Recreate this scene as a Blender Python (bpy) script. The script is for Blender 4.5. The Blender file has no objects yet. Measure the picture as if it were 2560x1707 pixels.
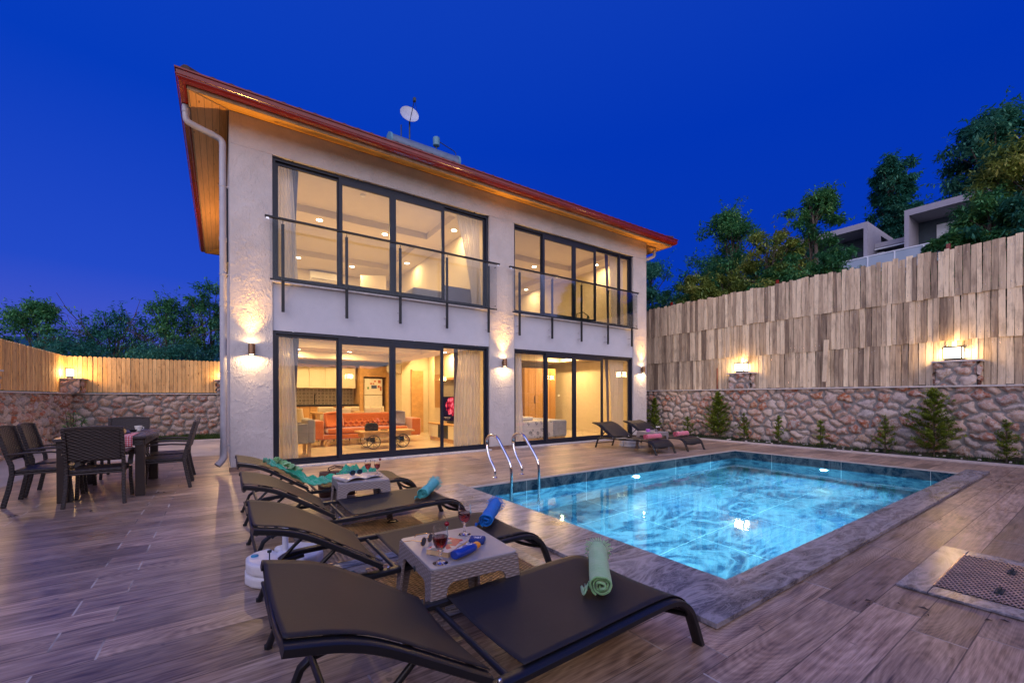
import bpy, bmesh, math, random
import numpy as np
from mathutils import Vector, Matrix
random.seed(7)
R = math.radians
C = bpy.context.scene.collection
SC = bpy.context.scene

# ---------------------------------------------------------------- camera
cam_d = bpy.data.cameras.new('camera'); cam = bpy.data.objects.new('camera', cam_d); C.objects.link(cam)
YAW, PITCH, ROLL = 0.6029, -0.0026, -0.0021
fw = Vector((math.sin(YAW)*math.cos(PITCH), math.cos(YAW)*math.cos(PITCH), math.sin(PITCH)))
rt0 = Vector((math.cos(YAW), -math.sin(YAW), 0)); up0 = rt0.cross(fw)
rt = math.cos(ROLL)*rt0 + math.sin(ROLL)*up0; up = -math.sin(ROLL)*rt0 + math.cos(ROLL)*up0
cam.matrix_world = Matrix(((rt.x, up.x, -fw.x, -0.1217), (rt.y, up.y, -fw.y, -8.1503), (rt.z, up.z, -fw.z, 1.2), (0, 0, 0, 1)))
cam_d.sensor_width = 36; cam_d.lens = 1057.7/2560*36; cam_d.shift_y = 141.06/2560
cam_d.clip_start = 0.05; cam_d.clip_end = 3000
SC.camera = cam

# ---------------------------------------------------------------- render settings
SC.view_settings.view_transform = 'Standard'; SC.view_settings.look = 'None'
SC.view_settings.gamma = 1; SC.view_settings.exposure = 0.0
SC.render.engine = 'CYCLES'
SC.cycles.use_denoising = True
SC.cycles.max_bounces = 10; SC.cycles.diffuse_bounces = 4; SC.cycles.glossy_bounces = 4
SC.cycles.transmission_bounces = 8; SC.cycles.transparent_max_bounces = 16
SC.cycles.sample_clamp_indirect = 4.0
SC.cycles.blur_glossy = 0.5; SC.cycles.caustics_refractive = False

# ---------------------------------------------------------------- node helpers
class NT:
    def __init__(s, nt): s.nt = nt; nt.nodes.clear()
    def n(s, typ, ins=None, **props):
        nd = s.nt.nodes.new(typ)
        for k, v in props.items(): setattr(nd, k, v)
        for k, v in (ins or {}).items(): s.set(nd, k, v)
        return nd
    def set(s, nd, k, v):
        sock = nd.inputs[k]
        if isinstance(v, bpy.types.NodeSocket): s.nt.links.new(v, sock)
        elif isinstance(v, bpy.types.Node): s.nt.links.new(v.outputs[0], sock)
        else:
            if hasattr(sock.default_value, '__len__') and not isinstance(v, (int, float)):
                v = tuple(v)
                if len(sock.default_value) == 4 and len(v) == 3: v = v + (1,)
            sock.default_value = v
    def m(s, op, a, b=0.0, c=None, clamp=False):
        nd = s.n('ShaderNodeMath', {0: a, 1: b}, operation=op, use_clamp=clamp)
        if c is not None: s.set(nd, 2, c)
        return nd.outputs[0]
    def ramp(s, fac, stops, interp='LINEAR'):
        nd = s.n('ShaderNodeValToRGB', {0: fac}); cr = nd.color_ramp; cr.interpolation = interp
        while len(cr.elements) < len(stops): cr.elements.new(0.5)
        for e, (p, c) in zip(cr.elements, stops):
            e.position = p
            if isinstance(c, (int, float)): c = (c, c, c)
            e.color = tuple(c) + (1,)
        return nd.outputs[0]
    def mix(s, fac, a, b, mode='MIX'):
        nd = s.n('ShaderNodeMix', data_type='RGBA', blend_type=mode)
        s.set(nd, 0, fac); s.set(nd, 6, a); s.set(nd, 7, b)
        return nd.outputs[2]
    def noise(s, vec, scale=5, detail=4, rough=0.5, dist=0.0, out=0):
        return s.n('ShaderNodeTexNoise', {'Vector': vec, 'Scale': scale, 'Detail': detail, 'Roughness': rough, 'Distortion': dist}).outputs[out]
    def obj(s): return s.n('ShaderNodeTexCoord').outputs['Object']
    def pos(s): return s.n('ShaderNodeNewGeometry').outputs['Position']
    def xyz(s, v): return s.n('ShaderNodeSeparateXYZ', {0: v}).outputs
    def vec(s, x, y, z): return s.n('ShaderNodeCombineXYZ', {0: x, 1: y, 2: z}).outputs[0]
    def map(s, v, scale=(1, 1, 1), loc=(0, 0, 0), rot=(0, 0, 0)):
        return s.n('ShaderNodeMapping', {'Vector': v, 'Scale': scale, 'Location': loc, 'Rotation': rot}).outputs[0]
    def bump(s, h, strength=0.5, dist=0.01, normal=None):
        nd = s.n('ShaderNodeBump', {'Height': h, 'Strength': strength, 'Distance': dist})
        if normal is not None: s.set(nd, 'Normal', normal)
        return nd.outputs[0]
    def attr(s, name, out='Color'): return s.n('ShaderNodeAttribute', attribute_name=name).outputs[out]
    def principled(s, **k):
        ins = {}
        for a, b in k.items(): ins[{'color': 'Base Color', 'rough': 'Roughness', 'metal': 'Metallic', 'normal': 'Normal', 'spec': 'Specular IOR Level',
            'coat': 'Coat Weight', 'coat_rough': 'Coat Roughness', 'trans': 'Transmission Weight', 'ior': 'IOR', 'alpha': 'Alpha', 'sheen': 'Sheen Weight',
            'emit': 'Emission Color', 'estr': 'Emission Strength', 'sss': 'Subsurface Weight'}[a]] = b
        return s.n('ShaderNodeBsdfPrincipled', ins)
    def out(s, sh): s.n('ShaderNodeOutputMaterial', {'Surface': sh})

MATS = {}
def mat(name):
    m = bpy.data.materials.new(name); m.use_nodes = True
    MATS[name] = m
    return NT(m.node_tree)
def simple(name, color, rough=0.5, metal=0.0, bump=0.0, bscale=80, vary=0.15, vscale=6, spec=0.5, coat=0.0, **kw):
    t = mat(name); o = t.obj()
    n = t.noise(o, vscale, 5, 0.6)
    f = t.n('ShaderNodeMapRange', {0: n, 1: 0.3, 2: 0.7, 3: 1-vary, 4: 1+vary}).outputs[0]
    col = t.mix(1.0, color, t.vec(f, f, f), 'MULTIPLY')
    rr = t.n('ShaderNodeMapRange', {0: t.noise(o, vscale*2.3, 3), 1: 0.3, 2: 0.7, 3: max(0.02, rough-0.07), 4: min(1, rough+0.07)}).outputs[0]
    a = dict(color=col, rough=rr, metal=metal, spec=spec, coat=coat); a.update(kw)
    if bump: a['normal'] = t.bump(t.noise(o, bscale, 5, 0.6), bump, 0.005)
    t.out(t.principled(**a))
    return MATS[name]

# ---------------------------------------------------------------- world: dusk sky, deep blue ahead, paler afterglow behind left
W = bpy.data.worlds.new('World'); SC.world = W; W.use_nodes = True
t = NT(W.node_tree)
d = t.n('ShaderNodeTexCoord').outputs['Generated']
x_, y_, z_ = t.xyz(d)[0:3]
front = t.ramp(t.m('MULTIPLY_ADD', z_, 0.5, 0.5), [(0.0, (.05, .08, .2)), (0.495, (.12, .13, .52)), (0.54, (.075, .10, .58)), (0.61, (.016, .066, .57)), (0.75, (.001, .042, .50)), (1.0, (.01, .06, .5))])
right = t.ramp(t.m('MULTIPLY_ADD', z_, 0.5, 0.5), [(0.0, (.04, .06, .2)), (0.5, (.002, .034, .42)), (0.75, (.0, .033, .46)), (1.0, (.01, .06, .5))])
dleft = t.m('ADD', t.m('MULTIPLY', x_, -0.9), t.m('MULTIPLY', y_, 0.43))
fl = t.n('ShaderNodeMapRange', {0: dleft, 1: -0.45, 2: 0.55}, interpolation_type='SMOOTHSTEP').outputs[0]
sky = t.mix(fl, right, front)
dback = t.m('ADD', t.m('MULTIPLY', x_, -0.55), t.m('ADD', t.m('MULTIPLY', y_, -0.80), t.m('MULTIPLY', z_, 0.25)))
fb = t.n('ShaderNodeMapRange', {0: dback, 1: 0.12, 2: 0.66}, interpolation_type='SMOOTHSTEP').outputs[0]
glow = t.ramp(t.m('MULTIPLY_ADD', z_, 0.5, 0.5), [(0.0, (.14, .12, .16)), (0.5, (1.98, 1.70, 1.80)), (0.62, (1.48, 1.45, 1.85)), (1.0, (.65, .72, 1.4))])
sky = t.mix(fb, sky, glow)
nish = t.n('ShaderNodeTexSky', sky_type='NISHITA', sun_disc=False, sun_elevation=R(0.5), sun_rotation=R(215), dust_density=2.0)
sky = t.mix(1.0, sky, t.mix(1.0, nish.outputs[0], (0.001, 0.004, 0.010), 'MULTIPLY'), 'ADD')
bg = t.n('ShaderNodeBackground', {'Color': sky, 'Strength': 1.0})
t.n('ShaderNodeOutputWorld', {'Surface': bg})

# last afterglow of the set sun, behind and left of the viewer
sd = bpy.data.lights.new('afterglow', 'SUN'); sd.energy = 0.7; sd.angle = R(40); sd.color = (1.0, 0.76, 0.78)
so = bpy.data.objects.new('afterglow', sd); C.objects.link(so)
so.rotation_euler = Vector((0.55, 0.72, -0.42)).to_track_quat('-Z', 'Y').to_euler()

# ---------------------------------------------------------------- materials
WARM = (1.0, 0.58, 0.22); WARM2 = (1.0, 0.62, 0.28)

# rough white stucco
t = mat('stucco'); p = t.pos()
b = t.noise(t.map(p, (1, 1, 0.55), rot=(0, 0.5, 0)), 26, 7, 0.62, 0.6)
b2 = t.noise(p, 5, 3, 0.5, 1.0)
zc = t.xyz(p)[2]
rgh = t.n('ShaderNodeMapRange', {0: b2, 1: 0.42, 2: 0.62, 3: 0.25, 4: 1.0}).outputs[0]
st = t.ramp(t.noise(p, 2.0, 6, 0.7), [(0.3, (.40, .385, .385)), (0.7, (.52, .50, .495))])
t.out(t.principled(color=st, rough=0.85, spec=0.25, normal=t.bump(t.m('MULTIPLY', t.ramp(b, [(0.35, 0), (0.7, 1)]), rgh), 0.55, 0.02)))
t = mat('fine_stucco'); p = t.pos()
st = t.ramp(t.noise(p, 1.5, 6, 0.7), [(0.3, (.42, .435, .49)), (0.7, (.49, .50, .56))])
t.out(t.principled(color=st, rough=0.85, spec=0.25, normal=t.bump(t.noise(p, 60, 5, 0.6), 0.5, 0.008)))

# wood-look porcelain deck tiles, 1.2 x 0.205 m, running along x
t = mat('deck_tile'); p = t.pos(); x, y, z = t.xyz(p)[0:3]
ry = t.m('DIVIDE', t.m('ADD', y, 7.11+2.05*3), 0.205)
row = t.m('FLOOR', ry); fy = t.m('FRACT', ry)
par = t.m('MODULO', t.m('ADD', row, 40), 2.0)
rx = t.m('DIVIDE', t.m('ADD', t.m('ADD', x, 0.60+12), t.m('MULTIPLY', par, 0.20)), 1.2)
colm = t.m('FLOOR', rx); fx = t.m('FRACT', rx)
wn = t.n('ShaderNodeTexWhiteNoise', {'Vector': t.vec(row, colm, 0.0)}, noise_dimensions='3D')
rnd = wn.outputs['Value']; rc = t.xyz(wn.outputs['Color'])
gx = t.m('ADD', x, t.m('MULTIPLY', rc[0], 37.0)); gy = t.m('ADD', y, t.m('MULTIPLY', rc[1], 11.0))
cy_ = t.m('MULTIPLY', t.m('SUBTRACT', fy, t.m('MULTIPLY_ADD', rc[2], 0.8, 0.1)), 0.205)
cx_ = t.m('MULTIPLY', t.m('SUBTRACT', fx, rc[0]), 1.2)
ringv = t.vec(t.m('MULTIPLY', cx_, 0.22), cy_, rc[1])
dd = t.n('ShaderNodeVectorMath', {0: ringv}, operation='LENGTH').outputs['Value']
dd = t.m('ADD', t.m('MULTIPLY', dd, 260.0), t.m('MULTIPLY', t.noise(t.vec(t.m('MULTIPLY', gx, 1.6), t.m('MULTIPLY', gy, 4), 0.0), 1.4, 2, 0.5, 0.0), 9.0))
rings = t.m('MULTIPLY_ADD', t.m('SINE', t.m('MULTIPLY', dd, 3.0)), 0.5, 0.5)
g1 = t.noise(t.vec(t.m('MULTIPLY', gx, 0.9), t.m('MULTIPLY', gy, 15), 0.0), 3.0, 7, 0.62, 0.08)
g2 = t.noise(t.vec(t.m('MULTIPLY', gx, 1.1), t.m('MULTIPLY', gy, 5), 0.0), 2.0, 5, 0.6)
g3 = t.noise(t.vec(t.m('MULTIPLY', gx, 4), t.m('MULTIPLY', gy, 190), 0.0), 1.0, 3, 0.6)
gr = t.m('ADD', t.m('MULTIPLY', g1, 0.60), t.m('ADD', t.m('MULTIPLY', g2, 0.40), t.m('ADD', t.m('MULTIPLY', rings, 0.055), t.m('MULTIPLY', g3, 0.30))))
wood = t.ramp(gr, [(0.47, (.042, .024, .018)), (0.57, (.15, .094, .068)), (0.68, (.33, .228, .168)), (0.84, (.56, .42, .325))])
tone = t.m('MULTIPLY_ADD', rnd, 0.72, 0.60)
wood = t.mix(1.0, wood, t.vec(tone, t.m('MULTIPLY', tone, 0.99), t.m('MULTIPLY_ADD', rc[1], 0.10, t.m('MULTIPLY', tone, 0.93))), 'MULTIPLY')
ex = t.m('MULTIPLY', t.m('MINIMUM', fx, t.m('SUBTRACT', 1.0, fx)), 1.2)
ey = t.m('MULTIPLY', t.m('MINIMUM', fy, t.m('SUBTRACT', 1.0, fy)), 0.205)
gx_ = t.m('LESS_THAN', ex, 0.0046); gy_ = t.m('LESS_THAN', ey, 0.0026)
gm = t.m('MAXIMUM', gx_, t.m('MULTIPLY', gy_, 0.75))
dirt = t.noise(p, 1.3, 6, 0.7)
grout = t.ramp(t.noise(p, 3, 4), [(0.40, (.16, .13, .12)), (0.55, (.55, .51, .48))])
colr = t.mix(t.m('MULTIPLY', gy_, 0.7), wood, (.045, .035, .032)); colr = t.mix(t.m('MULTIPLY', gx_, 0.9), colr, grout)
colr = t.mix(t.ramp(dirt, [(0.44, 0), (0.72, 0.38)]), colr, (.30, .25, .24))
stn = t.noise(p, 9, 3, 0.5)
colr = t.mix(t.ramp(stn, [(0.68, 0), (0.72, 0.55)]), colr, (.05, .04, .045))
rou = t.n('ShaderNodeMapRange', {0: t.m('ADD', t.m('MULTIPLY', g1, 0.5), t.m('MULTIPLY', dirt, 0.5)), 1: 0.35, 2: 0.65, 3: 0.27, 4: 0.46}).outputs[0]
rou = t.m('ADD', rou, t.m('MULTIPLY', gm, 0.3))
hgt = t.m('ADD', t.m('MULTIPLY', g1, 0.22), t.m('MULTIPLY', t.m('SUBTRACT', 1.0, gm), 1.0))
slope = t.n('ShaderNodeCombineXYZ', {0: t.m('MULTIPLY', t.m('SUBTRACT', rc[0], 0.5), 0.016), 1: t.m('MULTIPLY', t.m('SUBTRACT', rc[1], 0.5), 0.022), 2: 1.0})
t.out(t.principled(color=colr, rough=rou, spec=0.55, normal=t.bump(hgt, 0.35, 0.004, slope.outputs[0])))

# skirting, same tile
simple('tile_skirting', (.20, .13, .10), 0.4, vary=0.35, vscale=9)

def marble(name, c0, c1, c2, rough, stretch=(1, 1, 1), scale=2.0, tile=None, vein=0.5, rot=0.5, spec=0.5, det=8):
    t = mat(name); p = t.pos()
    q = t.map(p, stretch, rot=(0, 0, rot))
    n1 = t.noise(q, scale, det, 0.60, 1.6)
    n2 = t.noise(t.map(q, loc=(5, 3, 1)), scale*2.6, det, 0.66, 2.2)
    v = t.m('ABSOLUTE', t.m('SUBTRACT', n1, 0.5)); v2 = t.m('ABSOLUTE', t.m('SUBTRACT', n2, 0.5))
    base = t.mix(t.ramp(t.noise(q, scale*0.8, 6, 0.6, 0.8), [(0.35, 0), (0.65, 1)]), c0, c1)
    k = t.m('MAXIMUM', t.ramp(v, [(0.0, 1), (0.09, 0.0)]), t.m('MULTIPLY', t.ramp(v2, [(0.0, 0.9), (0.045, 0)]), 0.7))
    k = t.m('MULTIPLY', k, vein)
    cl = t.mix(k, base, c2)
    if tile:
        x, y, z = t.xyz(p)[0:3]; gm = None
        for ax, (per, off) in tile.items():
            f = t.m('FRACT', t.m('DIVIDE', t.m('ADD', (x, y, z)[ax], off+50*per), per))
            e = t.m('LESS_THAN', t.m('MULTIPLY', t.m('MINIMUM', f, t.m('SUBTRACT', 1.0, f)), per), 0.0035)
            gm = e if gm is None else t.m('MAXIMUM', gm, e)
        cl = t.mix(t.m('MULTIPLY', gm, 0.8), cl, (.5, .6, .62))
    t.out(t.principled(color=cl, rough=rough, spec=spec, normal=t.bump(n2, 0.05, 0.004)))
marble('grey_marble', (.045, .045, .060), (.19, .185, .21), (.55, .53, .56), 0.25, (0.8, 2.8, 2), 1.9, vein=0.5, rot=0.6)
marble('pool_tile', (.0040, .026, .060), (.011, .055, .100), (.14, .24, .28), 0.15, (0.8, 1.5, 1.2), 1.15, {0: (1.2, 0.05), 1: (1.2, 0.35)}, vein=0.58, spec=0.22)
marble('sill_marble', (.42, .40, .42), (.55, .53, .53), (.75, .73, .72), 0.3, (2, 1, 1), 4)

# concrete paths
simple('concrete', (.42, .375, .34), 0.7, vary=0.18, vscale=1.4, bump=0.25, bscale=70)
simple('kerb_stone', (.50, .45, .44), 0.7, vary=0.12, vscale=5, bump=0.3)
t = mat('soil'); p = t.pos()
t.out(t.principled(color=t.ramp(t.noise(p, 9, 7, 0.75), [(0.3, (.012, .014, .008)), (0.6, (.045, .04, .025)), (0.75, (.13, .10, .08))]), rough=0.95, normal=t.bump(t.noise(p, 14, 6, 0.7), 1.0, 0.05)))
simple('terrain', (.035, .05, .025), 0.95, vary=0.5, vscale=0.4)
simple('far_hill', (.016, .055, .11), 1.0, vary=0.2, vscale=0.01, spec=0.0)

# rubble stone (uses vertex attributes made with the mesh)
t = mat('rubble_stone'); p = t.pos(); a = t.attr('stone'); ar, ag, ab = t.n('ShaderNodeSeparateColor', {0: a}).outputs[0:3]
base = t.ramp(ar, [(0.0, (.33, .19, .13)), (0.22, (.55, .40, .31)), (0.42, (.38, .30, .28)), (0.6, (.62, .48, .39)), (0.8, (.33, .30, .31)), (1.0, (.46, .28, .15))])
sp = t.noise(p, 34, 5, 0.72)
base = t.mix(t.ramp(sp, [(0.42, 0.0), (0.62, 1.0)]), base, (.56, .50, .46))
rust = t.m('MULTIPLY', t.ramp(t.noise(p, 13, 5, 0.7), [(0.43, 0), (0.56, 1)]), t.ramp(ag, [(0.40, 0.0), (0.95, 0.9)]))
base = t.mix(rust, base, (.34, .085, .025))
pit = t.ramp(t.noise(p, 60, 3, 0.6), [(0.30, 0.55), (0.42, 0.0)])
base = t.mix(pit, base, (.10, .06, .045))
mort = t.ramp(t.noise(p, 5, 6, 0.65), [(0.3, (.16, .158, .16)), (0.7, (.30, .29, .285))])
cl = t.mix(t.ramp(ab, [(0.30, 0), (0.50, 1)]), mort, base)
t.out(t.principled(color=cl, rough=0.85, spec=0.3, normal=t.bump(t.m('ADD', sp, t.noise(p, 110, 3)), 0.55, 0.012)))
simple('cap_stone', (.52, .48, .46), 0.65, vary=0.10, vscale=4, bump=0.2)

# weathered and new fence boards: per-board random in attribute "rnd"
def boards(name, stops, dark, knots=0.0, horiz=False, rough=0.8, var=0.5):
    t = mat(name); p = t.obj(); x, y, z = t.xyz(p)[0:3]
    a = t.n('ShaderNodeSeparateColor', {0: t.attr('rnd')}).outputs
    off = t.m('MULTIPLY', a[0], 57.0); h = t.m('ADD', t.m('ADD', x, y), off)
    v = t.vec(t.m('MULTIPLY', h, 17), t.m('MULTIPLY', h, 5), t.m('MULTIPLY', z, 1.3)) if not horiz else t.vec(t.m('MULTIPLY', x, 1.5), t.m('MULTIPLY', t.m('ADD', y, off), 22), z)
    n = t.noise(v, 1.0, 7, 0.65, 0.8)
    n2 = t.noise(v, 3.5, 5, 0.65)
    col = t.ramp(t.m('ADD', t.m('MULTIPLY', n, 1-var), t.m('MULTIPLY', a[1], var)), stops)
    col = t.mix(t.ramp(n2, [(0.30, 0.55), (0.45, 0.0)]), col, dark)
    st = t.noise(t.vec(t.m('MULTIPLY', h, 2.5), 0.0, t.m('ADD', z, off)), 2.2, 4, 0.6)
    col = t.mix(t.ramp(st, [(0.52, 0.0), (0.72, 0.55)]), col, dark)
    if knots:
        kv = t.n('ShaderNodeTexVoronoi', {'Vector': t.vec(t.m('MULTIPLY', h, 8.5), 0.0, t.m('MULTIPLY', t.m('ADD', z, off), 4.2)), 'Scale': 1.0, 'Randomness': 1.0}).outputs['Distance']
        col = t.mix(t.ramp(kv, [(0.07, knots), (0.14, 0.0)]), col, dark)
    t.out(t.principled(color=col, rough=rough, spec=0.3, normal=t.bump(n2, 0.35, 0.004)))
boards('weathered_wood', [(0.28, (.18, .135, .10)), (0.42, (.40, .315, .22)), (0.56, (.60, .485, .34)), (0.72, (.77, .65, .46))], (.09, .062, .048), var=0.42)
boards('pine_board', [(0.3, (.56, .32, .12)), (0.7, (.80, .51, .22))], (.13, .055, .02), knots=0.9, var=0.25)
# soffit boards
def plank_mat(name, axis, width, stops, dark, rough=0.5):
    t = mat(name); p = t.pos(); c = t.xyz(p); u = c[axis]; w = c[1-axis]
    r_ = t.m('DIVIDE', t.m('ADD', u, 50.0), width); f = t.m('FRACT', r_)
    rn = t.n('ShaderNodeTexWhiteNoise', {'W': t.m('FLOOR', r_)}, noise_dimensions='1D').outputs[0]
    v = t.vec(t.m('MULTIPLY', u, 30), t.m('ADD', t.m('MULTIPLY', w, 1.8), t.m('MULTIPLY', rn, 40)), 0.0)
    n = t.noise(v, 1.0, 6, 0.6, 1.2)
    col = t.ramp(t.m('ADD', t.m('MULTIPLY', n, 0.75), t.m('MULTIPLY', rn, 0.25)), stops)
    kv = t.n('ShaderNodeTexVoronoi', {'Vector': t.vec(t.m('MULTIPLY', u, 9), t.m('ADD', t.m('MULTIPLY', w, 2.6), t.m('MULTIPLY', rn, 9)), 0.0), 'Scale': 1.0}).outputs['Distance']
    col = t.mix(t.ramp(kv, [(0.06, 0.9), (0.12, 0)]), col, dark)
    e = t.m('LESS_THAN', t.m('MINIMUM', f, t.m('SUBTRACT', 1.0, f)), 0.03)
    col = t.mix(t.m('MULTIPLY', e, 0.85), col, dark)
    t.out(t.principled(color=col, rough=rough, spec=0.4, normal=t.bump(t.m('SUBTRACT', n, t.m('MULTIPLY', e, 2.0)), 0.3, 0.004)))
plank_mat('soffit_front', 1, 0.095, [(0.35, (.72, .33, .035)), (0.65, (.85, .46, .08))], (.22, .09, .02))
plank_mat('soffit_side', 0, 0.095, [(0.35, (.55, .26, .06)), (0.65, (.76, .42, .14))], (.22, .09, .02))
plank_mat('oak_panel', 0, 0.30, [(0.3, (.36, .19, .07)), (0.7, (.56, .33, .14))], (.20, .09, .03), 0.4)
simple('oak_wood', (.50, .30, .13), 0.4, vary=0.2, vscale=8)
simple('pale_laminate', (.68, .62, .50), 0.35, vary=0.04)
simple('red_paint', (.18, .012, .005), 0.22, vary=0.2, vscale=3)
simple('roof_tile_clay', (.05, .018, .014), 0.7, vary=0.4, vscale=5, bump=0.3, bscale=30)
simple('raw_timber', (.30, .20, .12), 0.8, vary=0.3)
simple('dark_frame', (.010, .013, .026), 0.38, vary=0.1, spec=0.35)
simple('black_metal', (.009, .010, .013), 0.42, vary=0.15, bump=0.06, bscale=300)
simple('rail_metal', (.008, .009, .013), 0.4, vary=0.1, spec=0.35)
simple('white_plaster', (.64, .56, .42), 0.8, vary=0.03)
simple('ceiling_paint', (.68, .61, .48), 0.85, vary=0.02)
simple('pvc_pipe', (.33, .33, .37), 0.4, vary=0.08)
simple('rubber', (.02, .02, .02), 0.7)
simple('steel_bolt', (.7, .7, .7), 0.25, 1.0, vary=0.05)
simple('chrome', (.78, .78, .80), 0.08, 1.0, vary=0.03)
simple('bronze', (.22, .13, .08), 0.38, 1.0, vary=0.15)
simple('white_plastic', (.74, .74, .78), 0.4, vary=0.07, bump=0.08)
simple('white_enamel', (.80, .79, .74), 0.25, vary=0.02)
simple('tank_steel', (.13, .17, .24), 0.4, 0.3)
simple('dark_plastic', (.02, .035, .045), 0.5)
simple('neighbour_wall', (.30, .29, .34), 0.8, vary=0.06)
simple('neighbour_dark', (.03, .05, .075), 0.6)
simple('neighbour_white', (.62, .66, .72), 0.7, vary=0.05)
t = mat('interior_tile'); p = t.pos(); x, y, z = t.xyz(p)[0:3]
e = None
for c_ in (x, y):
    f = t.m('FRACT', t.m('DIVIDE', t.m('ADD', c_, 30.3), 0.6)); g_ = t.m('LESS_THAN', t.m('MINIMUM', f, t.m('SUBTRACT', 1.0, f)), 0.004)
    e = g_ if e is None else t.m('MAXIMUM', e, g_)
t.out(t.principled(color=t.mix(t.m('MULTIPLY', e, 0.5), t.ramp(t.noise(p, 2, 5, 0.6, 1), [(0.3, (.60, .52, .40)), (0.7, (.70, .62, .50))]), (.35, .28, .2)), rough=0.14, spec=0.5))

# window glass: clear pane that mirrors at grazing angles
def glass_pane(name, tint, base=0.04, k=1.0):
    t = mat(name)
    fr = t.n('ShaderNodeFresnel', {'IOR': 1.52}).outputs[0]
    f = t.m('MULTIPLY_ADD', fr, k, base, clamp=True)
    tr = t.n('ShaderNodeBsdfTransparent', {'Color': tuple(tint)+(1,)}); gl = t.n('ShaderNodeBsdfGlossy', {'Color': (.9, .95, 1, 1), 'Roughness': 0.0})
    t.out(t.n('ShaderNodeMixShader', {0: f, 1: tr, 2: gl}))
glass_pane('window_glass', (.96, .96, .95), 0.02)
glass_pane('railing_glass', (.86, .87, .88), 0.0, 0.30)
# drinking glass, liquids
t = mat('clear_glass'); t.out(t.principled(color=(1, 1, 1), rough=0.0, trans=1.0, ior=1.45))
t = mat('red_drink'); t.out(t.principled(color=(.34, .022, .004), rough=0.02, trans=0.85, ior=1.34, emit=(.5, .05, .01), estr=0.0))
t = mat('amber_drink'); t.out(t.principled(color=(.85, .55, .12), rough=0.02, trans=0.8, ior=1.34))
# water
t = mat('water'); p = t.pos()
w1 = t.noise(t.map(p, (1.3, 1, 1), rot=(0, 0, .6)), 1.8, 3, 0.5, 0.5); w2 = t.noise(p, 7, 3, 0.5)
t.out(t.n('ShaderNodeBsdfGlass', {'Color': (.62, .92, 1.0, 1), 'Roughness': 0.02, 'IOR': 1.33, 'Normal': t.bump(t.m('ADD', w1, t.m('MULTIPLY', w2, 0.16)), 0.06, 0.04)}))

# fabrics
def fabric(name, c, c2=None, scale=700, rough=0.8, sheen=0.3, spec=0.3, bumps=0.25, fold=0.0):
    t = mat(name); o = t.obj(); x, y, z = t.xyz(o)[0:3]
    wv = t.m('MULTIPLY', t.m('SINE', t.m('MULTIPLY', t.m('ADD', x, z), scale)), t.m('SINE', t.m('MULTIPLY', y, scale)))
    n = t.noise(o, 3.0, 5, 0.6)
    col = t.mix(t.ramp(n, [(0.3, 0), (0.7, 1)]), c, c2 or tuple(v*1.25 for v in c))
    col = t.mix(t.m('MULTIPLY_ADD', wv, 0.10, 0.12), col, tuple(v*0.3 for v in c))
    h = t.m('ADD', t.m('MULTIPLY', wv, 0.4), t.m('MULTIPLY', t.noise(o, 45, 5, 0.6), 1.0+fold*3))
    t.out(t.principled(color=col, rough=rough, sheen=sheen, spec=spec, normal=t.bump(h, bumps, 0.003 + 0.01*fold)))
fabric('sling_fabric', (.016, .015, .020), (.023, .021, .026), 900, 0.55, 0.0, 0.28, 0.2)
fabric('green_towel', (.24, .60, .22), (.33, .68, .32), 900, 0.95, 0.6, 0.1, 0.6, 0.5)
fabric('blue_towel', (.002, .16, .66), (.004, .22, .78), 900, 0.95, 0.1, 0.1, 0.6, 0.5)
fabric('turquoise_towel', (.06, .52, .54), (.12, .64, .64), 900, 0.95, 0.15, 0.1, 0.6, 0.5)
fabric('mint_towel', (.012, .42, .24), (.03, .55, .32), 900, 0.95, 0.6, 0.1, 0.6, 0.5)
fabric('pink_towel', (.75, .09, .17), (.85, .15, .25), 900, 0.95, 0.6, 0.1, 0.6, 0.5)
fabric('orange_velvet', (.40, .085, .010), (.50, .12, .016), 600, 0.6, 0.8)
fabric('grey_upholstery', (.30, .28, .26), None, 600, 0.9)
fabric('cream_upholstery', (.60, .54, .44), None, 600, 0.9)
fabric('drape', (.16, .15, .22), None, 900, 0.9)
t = mat('sheer'); o = t.obj()
df = t.n('ShaderNodeBsdfDiffuse', {'Color': (.72, .70, .72, 1)}); tl = t.n('ShaderNodeBsdfTranslucent', {'Color': (.75, .70, .64, 1)}); tr = t.n('ShaderNodeBsdfTransparent', {})
mx = t.n('ShaderNodeMixShader', {0: 0.28, 1: df, 2: tl}); t.out(t.n('ShaderNodeMixShader', {0: 0.14, 1: mx, 2: tr}))

# woven plastic (brown dining set, greige side tables)
def weave(name, c, c2, sx, sz, rough=0.45, b=0.9, ax=None):
    t = mat(name); o = t.obj(); x, y, z = t.xyz(o)[0:3]
    h = t.m('ADD', x, y)
    ph = t.m('FLOOR', t.m('MULTIPLY', z, sz))
    s1 = t.m('SINE', t.m('ADD', t.m('MULTIPLY', h, sx*math.pi), t.m('MULTIPLY', ph, math.pi)))
    fz = t.m('FRACT', t.m('MULTIPLY', z, sz)); s2 = t.m('SINE', t.m('MULTIPLY', fz, math.pi))
    hh = t.m('MULTIPLY', t.m('MULTIPLY_ADD', s1, 0.5, 0.6), s2)
    t.out(t.principled(color=t.mix(hh, c, c2), rough=rough, normal=t.bump(hh, b, 0.006)))
weave('brown_wicker', (.012, .008, .007), (.060, .040, .033), 34, 62)
weave('greige_weave', (.19, .155, .15), (.31, .27, .27), 44, 84, 0.5, 0.5)
simple('brown_plastic', (.040, .028, .024), 0.38, vary=0.15, bump=0.25, bscale=120)
simple('greige_plastic', (.30, .285, .31), 0.35, vary=0.08, bump=0.1, bscale=90)
simple('table_top_plastic', (.06, .05, .05), 0.28, vary=0.15)
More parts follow.
